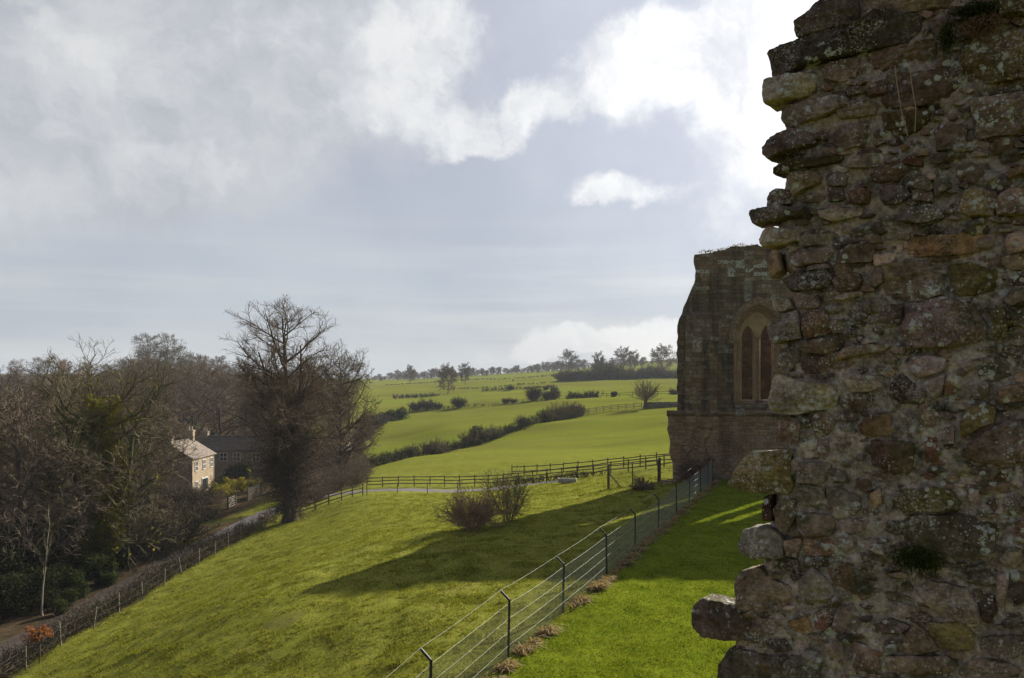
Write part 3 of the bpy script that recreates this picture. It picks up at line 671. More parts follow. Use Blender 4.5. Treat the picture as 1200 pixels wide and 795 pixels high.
def build_wall():
    rs = np.random.RandomState(11)
    root = thing('ruined_wall', 'broken rubble stone wall with lichen towering close at the right', 'wall', (W0[0], W0[1], 0))
    loc = lambda P: w2x(P[:, 0], P[:, 1], P[:, 2]) - np.array([W0[0], W0[1], 0])
    occ = np.zeros((430, 220), bool)                       # coverage raster, 2 photo pixels a cell, origin (780, -30)
    def raster(o):
        o = np.asarray(o, float); x = (o[:, 0] - 780) / 2; y = (o[:, 1] + 30) / 2
        yy, xx = np.mgrid[0:430, 0:220]; ins = np.zeros(occ.shape, bool)
        for i in range(len(o)):
            j = i - 1
            cnd = ((y[i] > yy) != (y[j] > yy)) & (xx < (x[j] - x[i]) * (yy - y[i]) / (y[j] - y[i] + 1e-9) + x[i])
            ins ^= cnd
        return ins
    face = MB(); cols = []
    def put(o_w, tone, prot, A=64, RN=12, rough=1.0, single=None):
        P, Q, T = stone(o_w, prot, .16, rs, A, RN, rough)
        base = np.array(TINT[tone]) * np.array((.75, .675, .665)) * rs.choice([.55, .8, 1.0, 1.25, 1.5], p=[.2, .25, .25, .2, .1]) * rs.uniform(.93, 1.07, 3)
        if single is None:
            face.add(loc(P), Q, T); cols.append(np.broadcast_to(base, P.shape))
        else:
            me = mesh_from(single, loc(P), Q, T, True); color_attr(me, 'tint', base); link(single, me, M_STONE, root)
    singles = 0
    for ox, oy, k, lst in TR:
        for ent in lst:
            pts = np.array(ent[:-2], float) / k + np.array([ox, oy]); tone, pr = ent[-2:]
            occ |= raster(pts)
            s, z = px2w(pts[:, 0], pts[:, 1])
            big = np.ptp(pts[:, 0]) * np.ptp(pts[:, 1]) > 2600
            out = pts[:, 0].min() < 896
            put(np.stack([s, z], 1), tone, pr * .0060 - .010, 150 if big else 96, 26 if big else 18, 1.0, 'protruding_stone' if (pr >= 10 and out) else None)
    # packing stones of the core between them
    yy, xx = np.mgrid[0:430, 0:220]; px = 780 + 2 * xx; py = -30 + 2 * yy
    edge_px = np.interp(py, EDGE[:, 1], EDGE[:, 0]); inside = (px > edge_px + 6)
    tries = 0; fill = 0
    while tries < 3000:
        tries += 1
        cx, cy = rs.uniform(840, 1215), rs.uniform(-20, 800)
        big = max(0, 1 - tries / 2600)
        rx = rs.uniform(4, 9) + 20 * big * rs.rand(); rx *= 1.25; ry = rx * rs.uniform(.25, .55)
        k = rs.randint(5, 8); a = np.sort(rs.uniform(0, 2 * np.pi, k)) if rs.rand() < .5 else np.linspace(0, 2 * np.pi, k, endpoint=False) + rs.normal(0, .25, k)
        o = np.stack([cx + rx * np.cos(a) * rs.uniform(.8, 1.15, k), cy - ry * np.sin(a) * rs.uniform(.8, 1.15, k)], 1)[::-1]
        ix, iy = int((cx - 780) / 2), int((cy + 30) / 2)
        if not (0 <= ix < 220 and 0 <= iy < 430) or not inside[iy, ix] or occ[iy, ix]: continue
        mm = raster(o)
        if mm.sum() < 5 or (mm & ~inside).any(): continue
        if (mm & occ).sum() > .12 * mm.sum(): continue
        occ |= mm; fill += 1
        s, z = px2w(o[:, 0], o[:, 1])
        put(np.stack([s, z], 1), rs.choice(list('bgdborsglps'), p=[.32, .22, .15, .07, .02, .015, .08, .05, .05, .02, .005]), rs.uniform(-.02, .012), 48, 10)
    # coursed rubble beyond the picture: lower wall, far right and top
    z = 0.0
    while z < 10.5:
        hgt = rs.uniform(.13, .26); s = float(s_left(z + hgt / 2)) - .02
        while s < 4.4:
            wd = rs.uniform(.18, .55); vis_s0, vis_s1 = -.5, 1.36
            zc = z + hgt / 2
            skip = (5.98 < zc < 9.72 and s < 1.33)
            if zc > 9.72 and zc < 9.80 and s < 1.33: skip = True
            if not skip:
                g = .012; o = np.array([(s + g, z + g), (s + wd * .5, z + g * rs.uniform(0, 1)), (s + wd - g, z + g), (s + wd - g, z + hgt - g), (s + wd * .5, z + hgt - g), (s + g, z + hgt - g)]) + rs.normal(0, .012, (6, 2))
                put(o, rs.choice(list('bgdbom')), rs.uniform(.0, .06), 28, 6)
            s += wd
        z += hgt
    V, Q, T = face.arrays(); me = mesh_from('face_stones', V, Q, T, True); color_attr(me, 'tint', np.concatenate(cols)); link('face_stones', me, M_STONE, root)
    # mortar core: grid that follows the broken edge
    ug = np.concatenate([np.arange(0, 2.1, .0065), np.linspace(2.1, 4.6, 30)]); zg = np.concatenate([np.linspace(-.3, 5.85, 80, endpoint=False), np.arange(5.85, 9.85, .0065), np.linspace(9.85, 10.55, 12)])
    U, Zg = np.meshgrid(ug, zg); SL = s_left(Zg) + .012 * perlin(np.stack([Zg * 9, Zg * 0, Zg * 0], -1)) + .012
    Sg = SL + U * (4.5 - SL) / 4.6
    p = np.stack([Sg, Zg, np.zeros_like(Sg)], -1)
    C = -.012 - .020 * sstep(7.2, 8.4, Zg) + .030 * fbm(p * 3.2, 4) - .018 * np.abs(fbm(p * 8, 3)) + .018 * fbm(p * 17, 4, .6) + .005 * fbm(p * 60, 2) - .12 * np.clip(1 - U / .10, 0, 1) ** 2
    tint = np.ones(Sg.shape + (3,)) * np.array((.39, .335, .295)) * (1 + .45 * fbm(p * 6, 3))[..., None]
    for k in range(1300):                                  # pebbles and chips set in the mortar
        s0, z0 = rs.uniform(-.45, 1.45), rs.uniform(5.9, 9.8); ra = rs.uniform(.008, .036) if rs.rand() < .8 else rs.uniform(.03, .06); rb = ra * rs.uniform(.4, .9)
        r0 = np.searchsorted(zg, z0 - rb); r1 = np.searchsorted(zg, z0 + rb)
        if r1 <= r0: continue
        row = s_left(z0); c0 = np.searchsorted(ug, (s0 - ra - row - .03)); c1 = np.searchsorted(ug, (s0 + ra - row + .05))
        if c0 >= c1: continue
        sl = (slice(r0, r1), slice(max(c0, 0), c1)); ang = rs.normal(0, .3)
        ds, dz_ = Sg[sl] - s0, Zg[sl] - z0; a_ = (ds * math.cos(ang) + dz_ * math.sin(ang)) / ra; b_ = (dz_ * math.cos(ang) - ds * math.sin(ang)) / rb
        q = 1 - np.abs(a_) ** 2.6 - np.abs(b_) ** 2.6
        ins = q > 0
        C[sl] = np.where(ins, C[sl] + rb * .75 * np.clip(q, 0, 1) ** .5, C[sl])
        tc = np.array(TINT[rs.choice(list('bgdsrolp'), p=[.26, .24, .18, .12, .03, .04, .08, .05])]) * .7 * rs.uniform(.6, 1.15)
        tint[sl] = np.where(ins[..., None], tc, tint[sl])
    back = -.95 + .03 * fbm(p * 2 + 40, 2)
    Pf = loc(np.stack([Sg, Zg, C], -1).reshape(-1, 3)); n, m = Sg.shape
    step = [0] + list(range(8, n - 1, 8)) + [n - 1]
    idx = np.arange(n * m).reshape(n, m)
    Q = np.stack([idx[:-1, :-1], idx[:-1, 1:], idx[1:, 1:], idx[1:, :-1]], -1).reshape(-1, 4)
    Pb = loc(np.stack([Sg, Zg, back], -1).reshape(-1, 3)); jb = idx + n * m
    rim = np.concatenate([idx[::-1, 0], idx[0, 1:], idx[1:, -1], idx[-1, -2:0:-1]]); rb_ = rim + n * m
    Qr = np.stack([rim, rb_, np.roll(rb_, -1), np.roll(rim, -1)], -1)
    cb = np.linspace(0, m - 1, 30).astype(int); rb2 = np.linspace(0, n - 1, 60).astype(int)
    Qb = np.stack([jb[rb2][:-1][:, cb][:, :-1], jb[rb2][1:][:, cb][:, :-1], jb[rb2][1:][:, cb][:, 1:], jb[rb2][:-1][:, cb][:, 1:]], -1).reshape(-1, 4)
    me = mesh_from('mortar_core', np.concatenate([Pf, Pb]), np.concatenate([Q, Qr, Qb]), None, True)
    color_attr(me, 'tint', np.concatenate([tint.reshape(-1, 3)] * 2)); link('mortar_core', me, M_STONE, root)
    # plants growing in the joints
    mm = mat_leaf('wall_moss', (0.022, 0.032, 0.008), (0.070, 0.085, 0.018), .15, 30)
    md = mat_leaf('wall_dry_grass', (0.15, 0.095, 0.055), (0.26, 0.17, 0.10), .2, 30)
    def tuft(name, px, py, rx, ry, cnt, mat, ln=.035, hang=-.6):
        s, z = px2w(px, py); k = F / 4.1; mb = MB()
        q = rs.normal(size=(cnt, 3)) * np.array([rx / k * .45, ry / k * .45, .018]) + np.array([s, z, .05])
        d = rs.normal(size=(cnt, 3)) * np.array([.7, .6, .3]) + np.array([0, hang, .6]); d /= np.linalg.norm(d, axis=1)[:, None]
        L = rs.uniform(.4, 1.2, cnt)[:, None] * ln
        mid = q + d * L * .55; tip = q + d * L + np.array([0, -.25, 0]) * L; wd = np.cross(d, rs.normal(size=(cnt, 3))); wd /= np.linalg.norm(wd, axis=1)[:, None]; wd *= .0022
        V = np.stack([q - wd, q + wd, mid + wd, mid - wd, tip], 1).reshape(-1, 3); b = np.arange(cnt)[:, None] * 5
        mb.add(loc(V), b + np.array([[0, 1, 2, 3]]), b + np.array([[3, 2, 4]])); mb.build(name, mat, root)
    tuft('moss_clump', 1077, 652, 24, 13, 1500, mm); tuft('moss_clump', 1146, 14, 24, 7, 900, mm); tuft('moss_clump', 1112, 46, 7, 16, 500, mm)
    tuft('dry_grass_tuft', 1150, 33, 20, 7, 700, md, .05, -.2)
    for pts in (((1068, 165), (1062, 140), (1056, 105), (1053, 84)), ((1076, 160), (1078, 135), (1073, 105), (1070, 78))):
        a = np.array(pts, float); s, z = px2w(a[:, 0], a[:, 1]); t = np.linspace(0, 1, 10); tt = np.linspace(0, 1, 4)
        q = np.stack([np.interp(t, tt, s), np.interp(t, tt, z), .09 + .02 * np.sin(t * 3)], -1); mb = MB(); mb.tubes(loc(q)[None], np.full((1, 10), .0022)); mb.build('dry_stalk', M_STALK, root)
    return root
M_STALK = mat_mottle('dry_stalk', (.34, .27, .19), (.42, .34, .25), 20, .8, 0)
wall = build_wall()
# ------------------------------------------------------------------ abbey ruin
def masonry_mat(name, c1, c2, mort, bw=.55, bh=.27, lich=0.6, stain=.6, axis='xz', ochre=.35, lich_z=None):
    m, n, out = new_mat(name); tc = n.new('ShaderNodeTexCoord').outputs['Object']
    x, y, z = n.sep(tc)
    wob = n.noise(tc, 1.4, 3, .6); u = n.math('ADD', x if axis == 'xz' else y, n.math('MULTIPLY', wob, .35)); v = n.math('ADD', z, n.math('MULTIPLY', n.noise(tc, .9, 4, .6), .30))
    uv = n.comb(u, v, 0.0)
    br = n.new('ShaderNodeTexBrick'); n.l.new(uv, br.inputs['Vector'])
    br.inputs['Color1'].default_value = (0, 0, 0, 1); br.inputs['Color2'].default_value = (1, 1, 1, 1); br.inputs['Mortar'].default_value = (.5, .5, .5, 1)
    br.inputs['Scale'].default_value = 1.0; br.inputs['Brick Width'].default_value = bw; br.inputs['Row Height'].default_value = bh
    br.inputs['Mortar Size'].default_value = .014; br.inputs['Mortar Smooth'].default_value = .6; br.inputs['Bias'].default_value = 0.0
    br.offset_frequency = 2; br.squash = 1.25; br.squash_frequency = 3
    cell = n.sep(br.outputs['Color'])[0]
    a = n.noise(tc, .8, 6, .62); b = n.noise(tc, 7.0, 6, .7); d = n.noise(tc, 2.3, 6, .65)
    c = n.mix(cell, c1, c2)
    c = n.mix(n.math('MULTIPLY', n.ramp(a, .48, .66), ochre), c, (0.27, 0.15, 0.062))
    c = n.mix(1.0, c, n.mix(n.ramp(b, .3, .7), (.62, .6, .58), (1.3, 1.3, 1.3)), 'MULTIPLY')
    c = n.mix(n.math('MULTIPLY', br.outputs['Fac'], .35), c, mort)
    sv = n.vmath('MULTIPLY', tc, (1.0, 1.0, .22))
    c = n.mix(n.math('MULTIPLY', n.ramp(n.noise(sv, .9, 6, .65), .45, .68), stain), c, (0.040, 0.036, 0.030))
    # lichen whitens single blocks, in drifts
    lm = n.math('MULTIPLY', n.ramp(n.noise(n.vmath('ADD', n.vmath('SNAP', uv, (bw, bh, 1)), (3.1, 1.7, 0)), 9.0, 2, .5), .50, .56), n.ramp(n.noise(tc, 5.5, 5, .7), .42, .54))
    reg = n.ramp(n.noise(tc, .55, 4, .6), .46, .60)
    if lich_z: reg = n.math('MAXIMUM', n.math('MULTIPLY', reg, .55), n.math('MULTIPLY', n.ramp(z, lich_z[0], lich_z[1]), n.ramp(z, lich_z[3], lich_z[2])))
    c = n.mix(n.math('MULTIPLY', n.math('MULTIPLY', lm, reg), lich), c, (0.50, 0.51, 0.48))
    h = n.math('ADD', n.math('MULTIPLY', n.math('SUBTRACT', 1.0, br.outputs['Fac']), .6), n.math('ADD', n.math('MULTIPLY', d, .45), n.math('MULTIPLY', b, .25)))
    h = n.math('ADD', h, n.math('MULTIPLY', cell, .25))
    principled(n, out, c, .95, bump(n, h, .9, .09), .12); return m
M_MAS = masonry_mat('abbey_masonry', (.125, .094, .064), (.25, .19, .128), (.095, .076, .058), .62, .31, lich=.9, stain=.85, lich_z=(13.8, 14.8, 16.3, 17.0))
M_LOW = masonry_mat('abbey_lower_masonry', (.20, .148, .10), (.36, .26, .17), (.125, .10, .078), .48, .24, .25, .4, ochre=.5)
M_OCH = masonry_mat('abbey_window_stone', (.28, .185, .115), (.39, .27, .17), (.22, .145, .09), 1.3, .75, .0, .30, ochre=.35)
M_SPAN = mat_mottle('abbey_tracery_stone', (.32, .22, .14), (.46, .335, .22), 2.5, .95, .3)
M_RUB = masonry_mat('abbey_rubble', (.28, .20, .13), (.44, .32, .20), (.18, .14, .10), .30, .16, .25, .35, ochre=.55)
M_INN = masonry_mat('abbey_inner_wall', (.050, .036, .027), (.075, .054, .038), (.04, .03, .024), .55, .27, .1, .4)  # stone darkened to paint in the shade behind the deep window jambs

M_HOOD = masonry_mat('abbey_hood_stone', (.20, .148, .10), (.29, .215, .145), (.14, .11, .08), .4, .3, .15, .35, ochre=.3)
def arch(hw, z0, zs, za, n=14):
    """outline of a pointed opening centred on 0: sill z0, springing zs, apex za"""
    h = za - zs; rad = (hw * hw + h * h) / (2 * hw); c = hw - rad; a1 = math.atan2(h, -c)
    right = [(c + rad * math.cos(a), zs + rad * math.sin(a)) for a in np.linspace(0, a1, n)]
    return [(-hw, z0), (hw, z0)] + right + [(-x, z) for x, z in right[-2::-1]]
def sheet(name, outer, holes, y0, y1, mat, parent, bev=0.0):
    """a wall or tracery slab in the local XZ plane with holes, y0..y1 thick"""
    cu = bpy.data.curves.new(name, 'CURVE'); cu.dimensions = '2D'; cu.fill_mode = 'BOTH'
    cu.extrude = (y1 - y0) / 2 - bev; cu.bevel_depth = bev; cu.bevel_resolution = 1
    for k, pl in enumerate([outer] + list(holes)):
        sp = cu.splines.new('POLY'); sp.points.add(len(pl) - 1); sp.use_cyclic_u = True
        for p, (x, z) in zip(sp.points, pl): p.co = (x, z, 0, 1)
    tmp = bpy.data.objects.new(name, cu); COL.objects.link(tmp)
    me = bpy.data.meshes.new_from_object(tmp.evaluated_get(bpy.context.evaluated_depsgraph_get()))
    bpy.data.objects.remove(tmp); bpy.data.curves.remove(cu); me.name = name
    v = np.empty(len(me.vertices) * 3, np.float32); me.vertices.foreach_get('co', v); v = v.reshape(-1, 3)
    v = np.stack([v[:, 0], (y0 + y1) / 2 - v[:, 2], v[:, 1]], -1)
    me.vertices.foreach_set('co', np.ascontiguousarray(v).ravel()); me.materials.clear(); me.update()
    for p in me.polygons: p.use_smooth = False
    return link(name, me, mat, parent)

def build_abbey():
    rs = np.random.RandomState(5)
    AX, AY, ROT = 12.3, 58.0, -R(11)
    root = thing('abbey_ruin', 'tall roofless abbey wall with pointed traceried window beyond the near wall', 'ruin', (AX, AY, 0), ROT)
    wins = (5.75, 11.55)
    def rag(pts, step=.5, amp=.12):
        out = []
        for (a, b) in zip(pts[:-1], pts[1:]):
            a, b = np.array(a), np.array(b); m = max(1, int(np.linalg.norm(b - a) / step))
            for i in range(m):
                q = a + (b - a) * i / m; out.append(tuple(q + (rs.normal(0, amp, 2) if 0 < i or m == 1 else 0)))
        out.append(tuple(pts[-1])); return out
    top = rag([(1.32, 15.1), (1.22, 16.75)], .28, .035) + rag([(1.25, 16.8), (2.3, 16.85), (3.3, 17.0), (4.2, 17.3), (5.2, 17.3), (6.4, 17.1), (9, 17.0), (12, 17.1), (15, 16.9), (19, 16.7)], .38, .085)[1:]
    outer = [(19, -.6), (0.0, -.6)] + rag([(0, 0), (0, 11.6), (1.32, 15.1)], .42, .035) + top[1:] + [(19.05, 12)]
    holes = [[(x + c, z) for x, z in arch(1.62, 5.75, 10.75, 13.0)] for c in wins]
    sheet('window_wall', outer, holes, 0, 1.5, M_MAS, root)
    # tufts of grass and loose rubble on the broken top
    mb = MB()
    for k in range(46):
        x = rs.uniform(1.5, 18.5); zt = 16.72 + .35 * math.exp(-((x - 4.7) / 1.3) ** 2); w_, h_ = rs.uniform(.2, .55), rs.uniform(.12, .34); mb.box(x - w_ / 2, x + w_ / 2, rs.uniform(.05, .5), rs.uniform(.8, 1.4), zt, zt + h_, jit=.05, rs=rs)
    mb.build('wall_top_rubble', M_MAS, root)
    g = MB(); q = np.stack([rs.uniform(1.6, 18, 900), rs.uniform(.1, 1.4, 900), np.full(900, 17.05)], -1); q[:, 2] += .38 * np.exp(-((q[:, 0] - 4.7) / 1.3) ** 2) + rs.uniform(-.1, .1, 900)
    g.cards(q, .11, rs, 0, .3); g.build('wall_top_grass', mat_leaf('wall_top_grass', (.10, .095, .03), (.17, .14, .06), .3), root)
    # lower storey stands a little proud, below a moulded string course
    mb = MB(); mb.box(-.001, 19, -.16, -.002, -.6, 4.95); mb.build('lower_wall', M_LOW, root)
    def string(name, x0, x1, yf, z):
        mb = MB(); pr = [(0, z - .22), (-.10, z - .16), (-.17, z - .04), (-.17, z + .06), (0, z + .20)]
        mb.prism([(x0, yf + y, zz) for y, zz in pr], (x1 - x0, 0, 0)); mb.build(name, M_MAS, root)
    string('string_course', 2.86, 19, -.163, 5.05)
    # angle buttress: broad lower stage with decayed face, narrower upper stage with weathered gablet
    lo = [(-.75, 5.0), (-.72, 3.6), (-.55, 3.0), (-.62, 2.2), (-.42, 1.5), (-.30, .9), (-.35, .3), (-.1, -.6)]
    outl = rag(lo, .35, .05) + [(2.85, -.6), (2.85, 5.0)]
    sheet('buttress', outl, [rag([(1.05, 3.7), (1.45, 4.2), (2.3, 4.05), (2.2, 3.2), (1.85, 2.6), (2.2, 1.9), (2.45, .9), (2.6, .2), (1.6, -.3), (.5, -.3), (.2, .6), (.75, 1.3), (.55, 2.1), (1.15, 2.7), (1.05, 3.7)], .3, .09)[:-1]], -1.5, -.17, M_LOW, root)
    # decayed core in the recess
    xs, zs = np.meshgrid(np.linspace(.05, 2.75, 80), np.linspace(-.5, 4.4, 140)); p = np.stack([xs, zs, 0 * xs], -1)
    yy = -1.36 + .16 * fbm(p * 2.2, 4) + .10 * np.round(fbm(p * np.array([2.0, 5, 1]), 2) * 3) / 3
    idx = np.arange(xs.size).reshape(xs.shape); link('decayed_core', mesh_from('decayed_core', np.stack([xs, yy, zs], -1).reshape(-1, 3), np.stack([idx[:-1, :-1], idx[:-1, 1:], idx[1:, 1:], idx[1:, :-1]], -1).reshape(-1, 4), None, False), M_RUB, root)
    string('string_course', -.80, 2.93, -1.503, 5.08)
    mb = MB()                                              # upper stage: chamfered shaft with set-offs
    mb.prism([(.55, -1.0, 5.2), (.55, -.01, 5.2), (.55, -.01, 12.6), (.55, -.32, 12.2), (.55, -.62, 11.3), (.55, -1.0, 10.3)], (1.9, 0, 0))
    mb.build('buttress_shaft', M_MAS, root)
    mb = MB(); mb.prism([(1.95, -1.18, 5.3), (2.75, -1.18, 5.3), (2.75, -1.18, 9.2), (2.35, -1.18, 10.6), (1.95, -1.18, 9.2)], (0, 1.17, 0)); mb.build('buttress_gablet', M_MAS, root)
    # windows
    def window(cx):
        t = empty('traceried_window', (cx, 0, 0)); t.parent = root
        ring = lambda ho, hi, zo, zi, z0: (arch(ho, z0, 10.75, zo), arch(hi, z0 - .001, 10.75, zi))
        o = arch(2.06, 10.2, 10.75, 13.50); i = arch(1.63, 10.19, 10.75, 13.02)
        sheet('hood_mould', o[2:-1][::1] + [(-2.06, 10.2), (-1.63, 10.2)] + i[2:-1][::-1] + [(1.63, 10.2), (2.06, 10.2)], [], -.22, -.004, M_HOOD, t, .05)
        for (ho, hi, zo, zi, y0, y1) in ((1.618, 1.45, 12.998, 12.80, .16, .34), (1.449, 1.30, 12.80, 12.60, .36, .56)):
            o = arch(ho, 5.76, 10.75, zo); i = arch(hi, 5.76, 10.75, zi)
            sheet('arch_order', [(-ho, 5.76)] + o[:1:-1] + [(ho, 5.76), (hi, 5.76)] + i[2:] + [(-hi, 5.76)], [], y0, y1, M_OCH, t, .03)
        for sx in (-1, 1):
            mb = MB(); zz = np.linspace(5.9, 10.6, 6)
            mb.tubes(np.stack([np.full(6, sx * 1.67), np.full(6, -.05), zz], -1)[None], np.full((1, 6), .085), 10); mb.box(sx * 1.67 - .15, sx * 1.67 + .15, -.2, -.003, 10.55, 10.74); mb.box(sx * 1.67 - .13, sx * 1.67 + .13, -.18, -.003, 8.0, 8.12); mb.build('jamb_shaft', M_OCH, t)
        o = arch(1.299, 5.76, 10.75, 12.598)
        lan = lambda c: [(x + c, z) for x, z in arch(.50, 5.98, 10.55, 11.55)]
        sheet('tracery', o, [lan(-.67), lan(.67)], .60, .86, M_SPAN, t, .05)
        for sx in (-1.40, -1.24, -.09, .09, 1.24, 1.40):      # slender nook shafts with capitals
            mb = MB(); zz = np.linspace(5.95, 10.5, 5); mb.tubes(np.stack([np.full(5, sx), np.full(5, .50 if abs(sx) < 1.3 else .28), zz], -1)[None], np.full((1, 5), .06), 8); mb.box(sx - .10, sx + .10, (.50 if abs(sx) < 1.3 else .28) - .11, (.50 if abs(sx) < 1.3 else .28) + .09, 10.5, 10.68); mb.build('nook_shaft', M_OCH, t)
        for c in (-.67, .67):                              # thin inner order of each light
            o = arch(.58, 5.97, 10.55, 11.68); i = arch(.43, 5.97, 10.55, 11.40)
            sheet('lancet_order', [(x + c, z) for x, z in [(-.58, 5.97)] + o[:1:-1] + [(.58, 5.97), (.43, 5.97)] + i[2:] + [(-.43, 5.97)]], [], .87, 1.30, M_OCH, t, .03)
        mb = MB(); mb.prism([(-1.62, -.12, 5.45), (-1.62, .6, 5.45), (-1.62, .6, 5.97), (-1.62, -.12, 5.62)], (3.24, 0, 0)); mb.build('window_sill', M_MAS, t)
    for c in wins: window(c)
    # return wall and a fragment of the opposite side of the church
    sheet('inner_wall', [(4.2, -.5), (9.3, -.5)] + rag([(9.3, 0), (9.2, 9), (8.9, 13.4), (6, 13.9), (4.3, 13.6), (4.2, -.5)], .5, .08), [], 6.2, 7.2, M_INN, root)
    # fallen stones at the foot
    for k in range(7):
        x, y = rs.uniform(-1.2, 3.2), rs.uniform(-2.6, -1.7); mb = MB(); w_ = rs.uniform(.2, .45); mb.box(x - w_, x + w_, y - .2, y + .2, -.15, rs.uniform(.12, .35), jit=.05, rs=rs); mb.build('foot_rubble', M_RUB, root)
    return root
abbey = build_abbey()
# ------------------------------------------------------------------ trees
def unit(v): return v / (np.linalg.norm(v, axis=-1, keepdims=True) + 1e-9)
def sprout(rs, PP, PR, n, t0, t1, ang, asd, Lf, npts, wob, up, rr, rmin, plen=None):
    """n children on every parent polyline; Lf(t) gives length as a share of the parent's (or metres when plen is 1)"""
    B, N = PP.shape[:2]
    t = t0 + (t1 - t0) * (np.arange(n)[None] + rs.uniform(.1, .9, (B, n))) / n
    f = t * (N - 1); i = np.minimum(f.astype(int), N - 2); w_ = (f - i)[..., None]; b = np.arange(B)[:, None]
    pos = PP[b, i] * (1 - w_) + PP[b, i + 1] * w_; T = unit(PP[b, i + 1] - PP[b, i]); pr = PR[b, i]
    L = (np.linalg.norm(np.diff(PP, axis=1), axis=2).sum(1)[:, None] if plen is None else plen) * Lf(t) * rs.uniform(.75, 1.2, t.shape)
    phi = np.arange(n)[None] * 2.4 + rs.uniform(0, 6.28, (B, 1)) + rs.normal(0, .5, (B, n))
    ref = np.where(np.abs(T[..., 2:3]) > .9, np.array([1., 0, 0]), np.array([0, 0, 1.])); a = unit(np.cross(T, ref)); c = np.cross(T, a)
    th = np.clip(rs.normal(ang, asd, t.shape), .15, 2.0)[..., None]
    d = np.cos(th) * T + np.sin(th) * (np.cos(phi)[..., None] * a + np.sin(phi)[..., None] * c)
    pos = pos.reshape(-1, 3); d = d.reshape(-1, 3); L = L.ravel(); pr = np.minimum(pr.ravel() * .75, np.maximum(L * rr, rmin))
    pts = [pos]; st = (L / (npts - 1))[:, None]
    for k in range(npts - 1):
        d = unit(d + rs.normal(0, wob, d.shape) + np.array([0, 0, up])); pts.append(pts[-1] + d * st)
    pts = np.stack(pts, 1); rad = np.maximum(np.linspace(1, .25, npts)[None] * pr[:, None], rmin)
    return pts, rad
def trunk_line(rs, h, r0, lean=(0, 0), npts=14, wob=.03, top=.05):
    t = np.linspace(0, 1, npts); d = np.cumsum(rs.normal(0, wob, (npts, 2)), 0) * h / npts * 2; d -= d[0]
    p = np.stack([lean[0] * t + d[:, 0], lean[1] * t + d[:, 1], -.35 + (h + .35) * t], -1)
    r = r0 * ((1 - t) ** .8 * (1 - top) + top) * (1 + .7 * np.exp(-t * h / .5)); return p[None], r[None]
def bark_mat(name, a, b, green=0.0, sc=6.0):
    m, n, out = new_mat(name); tc = n.new('ShaderNodeTexCoord').outputs['Object']
    f = n.noise(n.vmath('MULTIPLY', tc, (1, 1, .3)), sc, 5, .65)
    c = n.mix(n.ramp(f, .3, .7), a, b)
    if green: c = n.mix(n.math('MULTIPLY', n.ramp(n.noise(tc, .6, 4, .6), .42, .6), green), c, (0.075, 0.080, 0.018))
    principled(n, out, c, .95, None, .1); return m
M_BARK = bark_mat('bark', (.060, .046, .035), (.140, .112, .088))
M_BARKG = bark_mat('mossy_bark', (.060, .050, .032), (.125, .110, .070), .75)
M_TWIG = bark_mat('twigs', (.145, .106, .070), (.25, .190, .130), 0, 1.2)
M_TWIGR = bark_mat('reddish_twigs', (.128, .098, .070), (.22, .172, .125), 0, 1.0)
M_TWIGG = bark_mat('olive_twigs', (.140, .118, .068), (.24, .205, .125), .45, 1.0)
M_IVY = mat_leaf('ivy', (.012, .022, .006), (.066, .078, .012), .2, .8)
M_IVYL = mat_leaf('olive_ivy', (.085, .090, .014), (.27, .25, .04), .5, .8)  # bright olive leaf colour, its own
M_SCRUB = bark_mat('scrub_twigs', (.070, .055, .038), (.130, .106, .074), .3, 1.0)
M_LAUREL = mat_leaf('laurel', (.020, .030, .008), (.062, .076, .018), .2, 1.2)
M_YEW = mat_leaf('dark_evergreen', (.012, .015, .005), (.034, .040, .010), .1, 1.2)
M_BRAMBLE = mat_leaf('bramble', (.035, .030, .014), (.075, .062, .026), .25, 1.2)
M_BEECH = mat_leaf('withered_leaves', (.19, .075, .030), (.28, .115, .048), .4, 3)
M_GORSE = mat_leaf('yellow_shrub', (.10, .10, .012), (.20, .17, .02), .3, 2)
M_REDSH = mat_leaf('red_shrub', (.15, .05, .025), (.26, .10, .05), .3, 2)

def bare_tree(name, root, rs, h, r0, limbs, nb, ntw, nt2, shape, ang=.75, up=.10, wob=.11, lean=(0, 0), t0=.22, rmin=.012, bark=M_BARK, twig=M_TWIG, extra=None, top=.05, twl=.42):
    """trunk with limbs as one part, the fine crown as another"""
    PP, PR = trunk_line(rs, h, r0, lean, top=top)
    wood = MB(); wood.tubes(PP, PR, 9)
    l1 = sprout(rs, PP, PR, limbs, t0, .98, ang, .16, shape, 8, wob, up, .028, rmin * 1.6, plen=1.0); wood.tubes(*l1, 6)
    l2 = sprout(rs, *l1, nb, .18, 1.0, .72, .2, lambda t: .62 - .34 * t, 6, wob * 1.2, up * .8, .02, rmin * 1.2); wood.tubes(*l2, 5)
    fine = MB()
    l3 = sprout(rs, *l2, ntw, .15, 1.0, .66, .22, lambda t: .60 - .22 * t, 5, wob * 1.4, up * .6, .016, rmin); fine.tubes(*l3, 3)
    l4 = sprout(rs, *l3, nt2, .12, 1.0, .62, .25, lambda t: twl + .18 * (1 - t), 4, wob * 1.5, up * .5, .014, rmin * .8); fine.tubes(*l4, 3)
    wood.build('trunk', bark, root, True); fine.build('crown', twig, root, False)
    return PP, PR, l1, l2

def egg(lo, pk, hi, L):
    def f(t):
        u = np.where(t < pk, (t - lo) / (pk - lo), (hi - t) / (hi - pk)); return L * (.22 + .78 * np.sqrt(np.clip(u, 0, 1)))
    return f
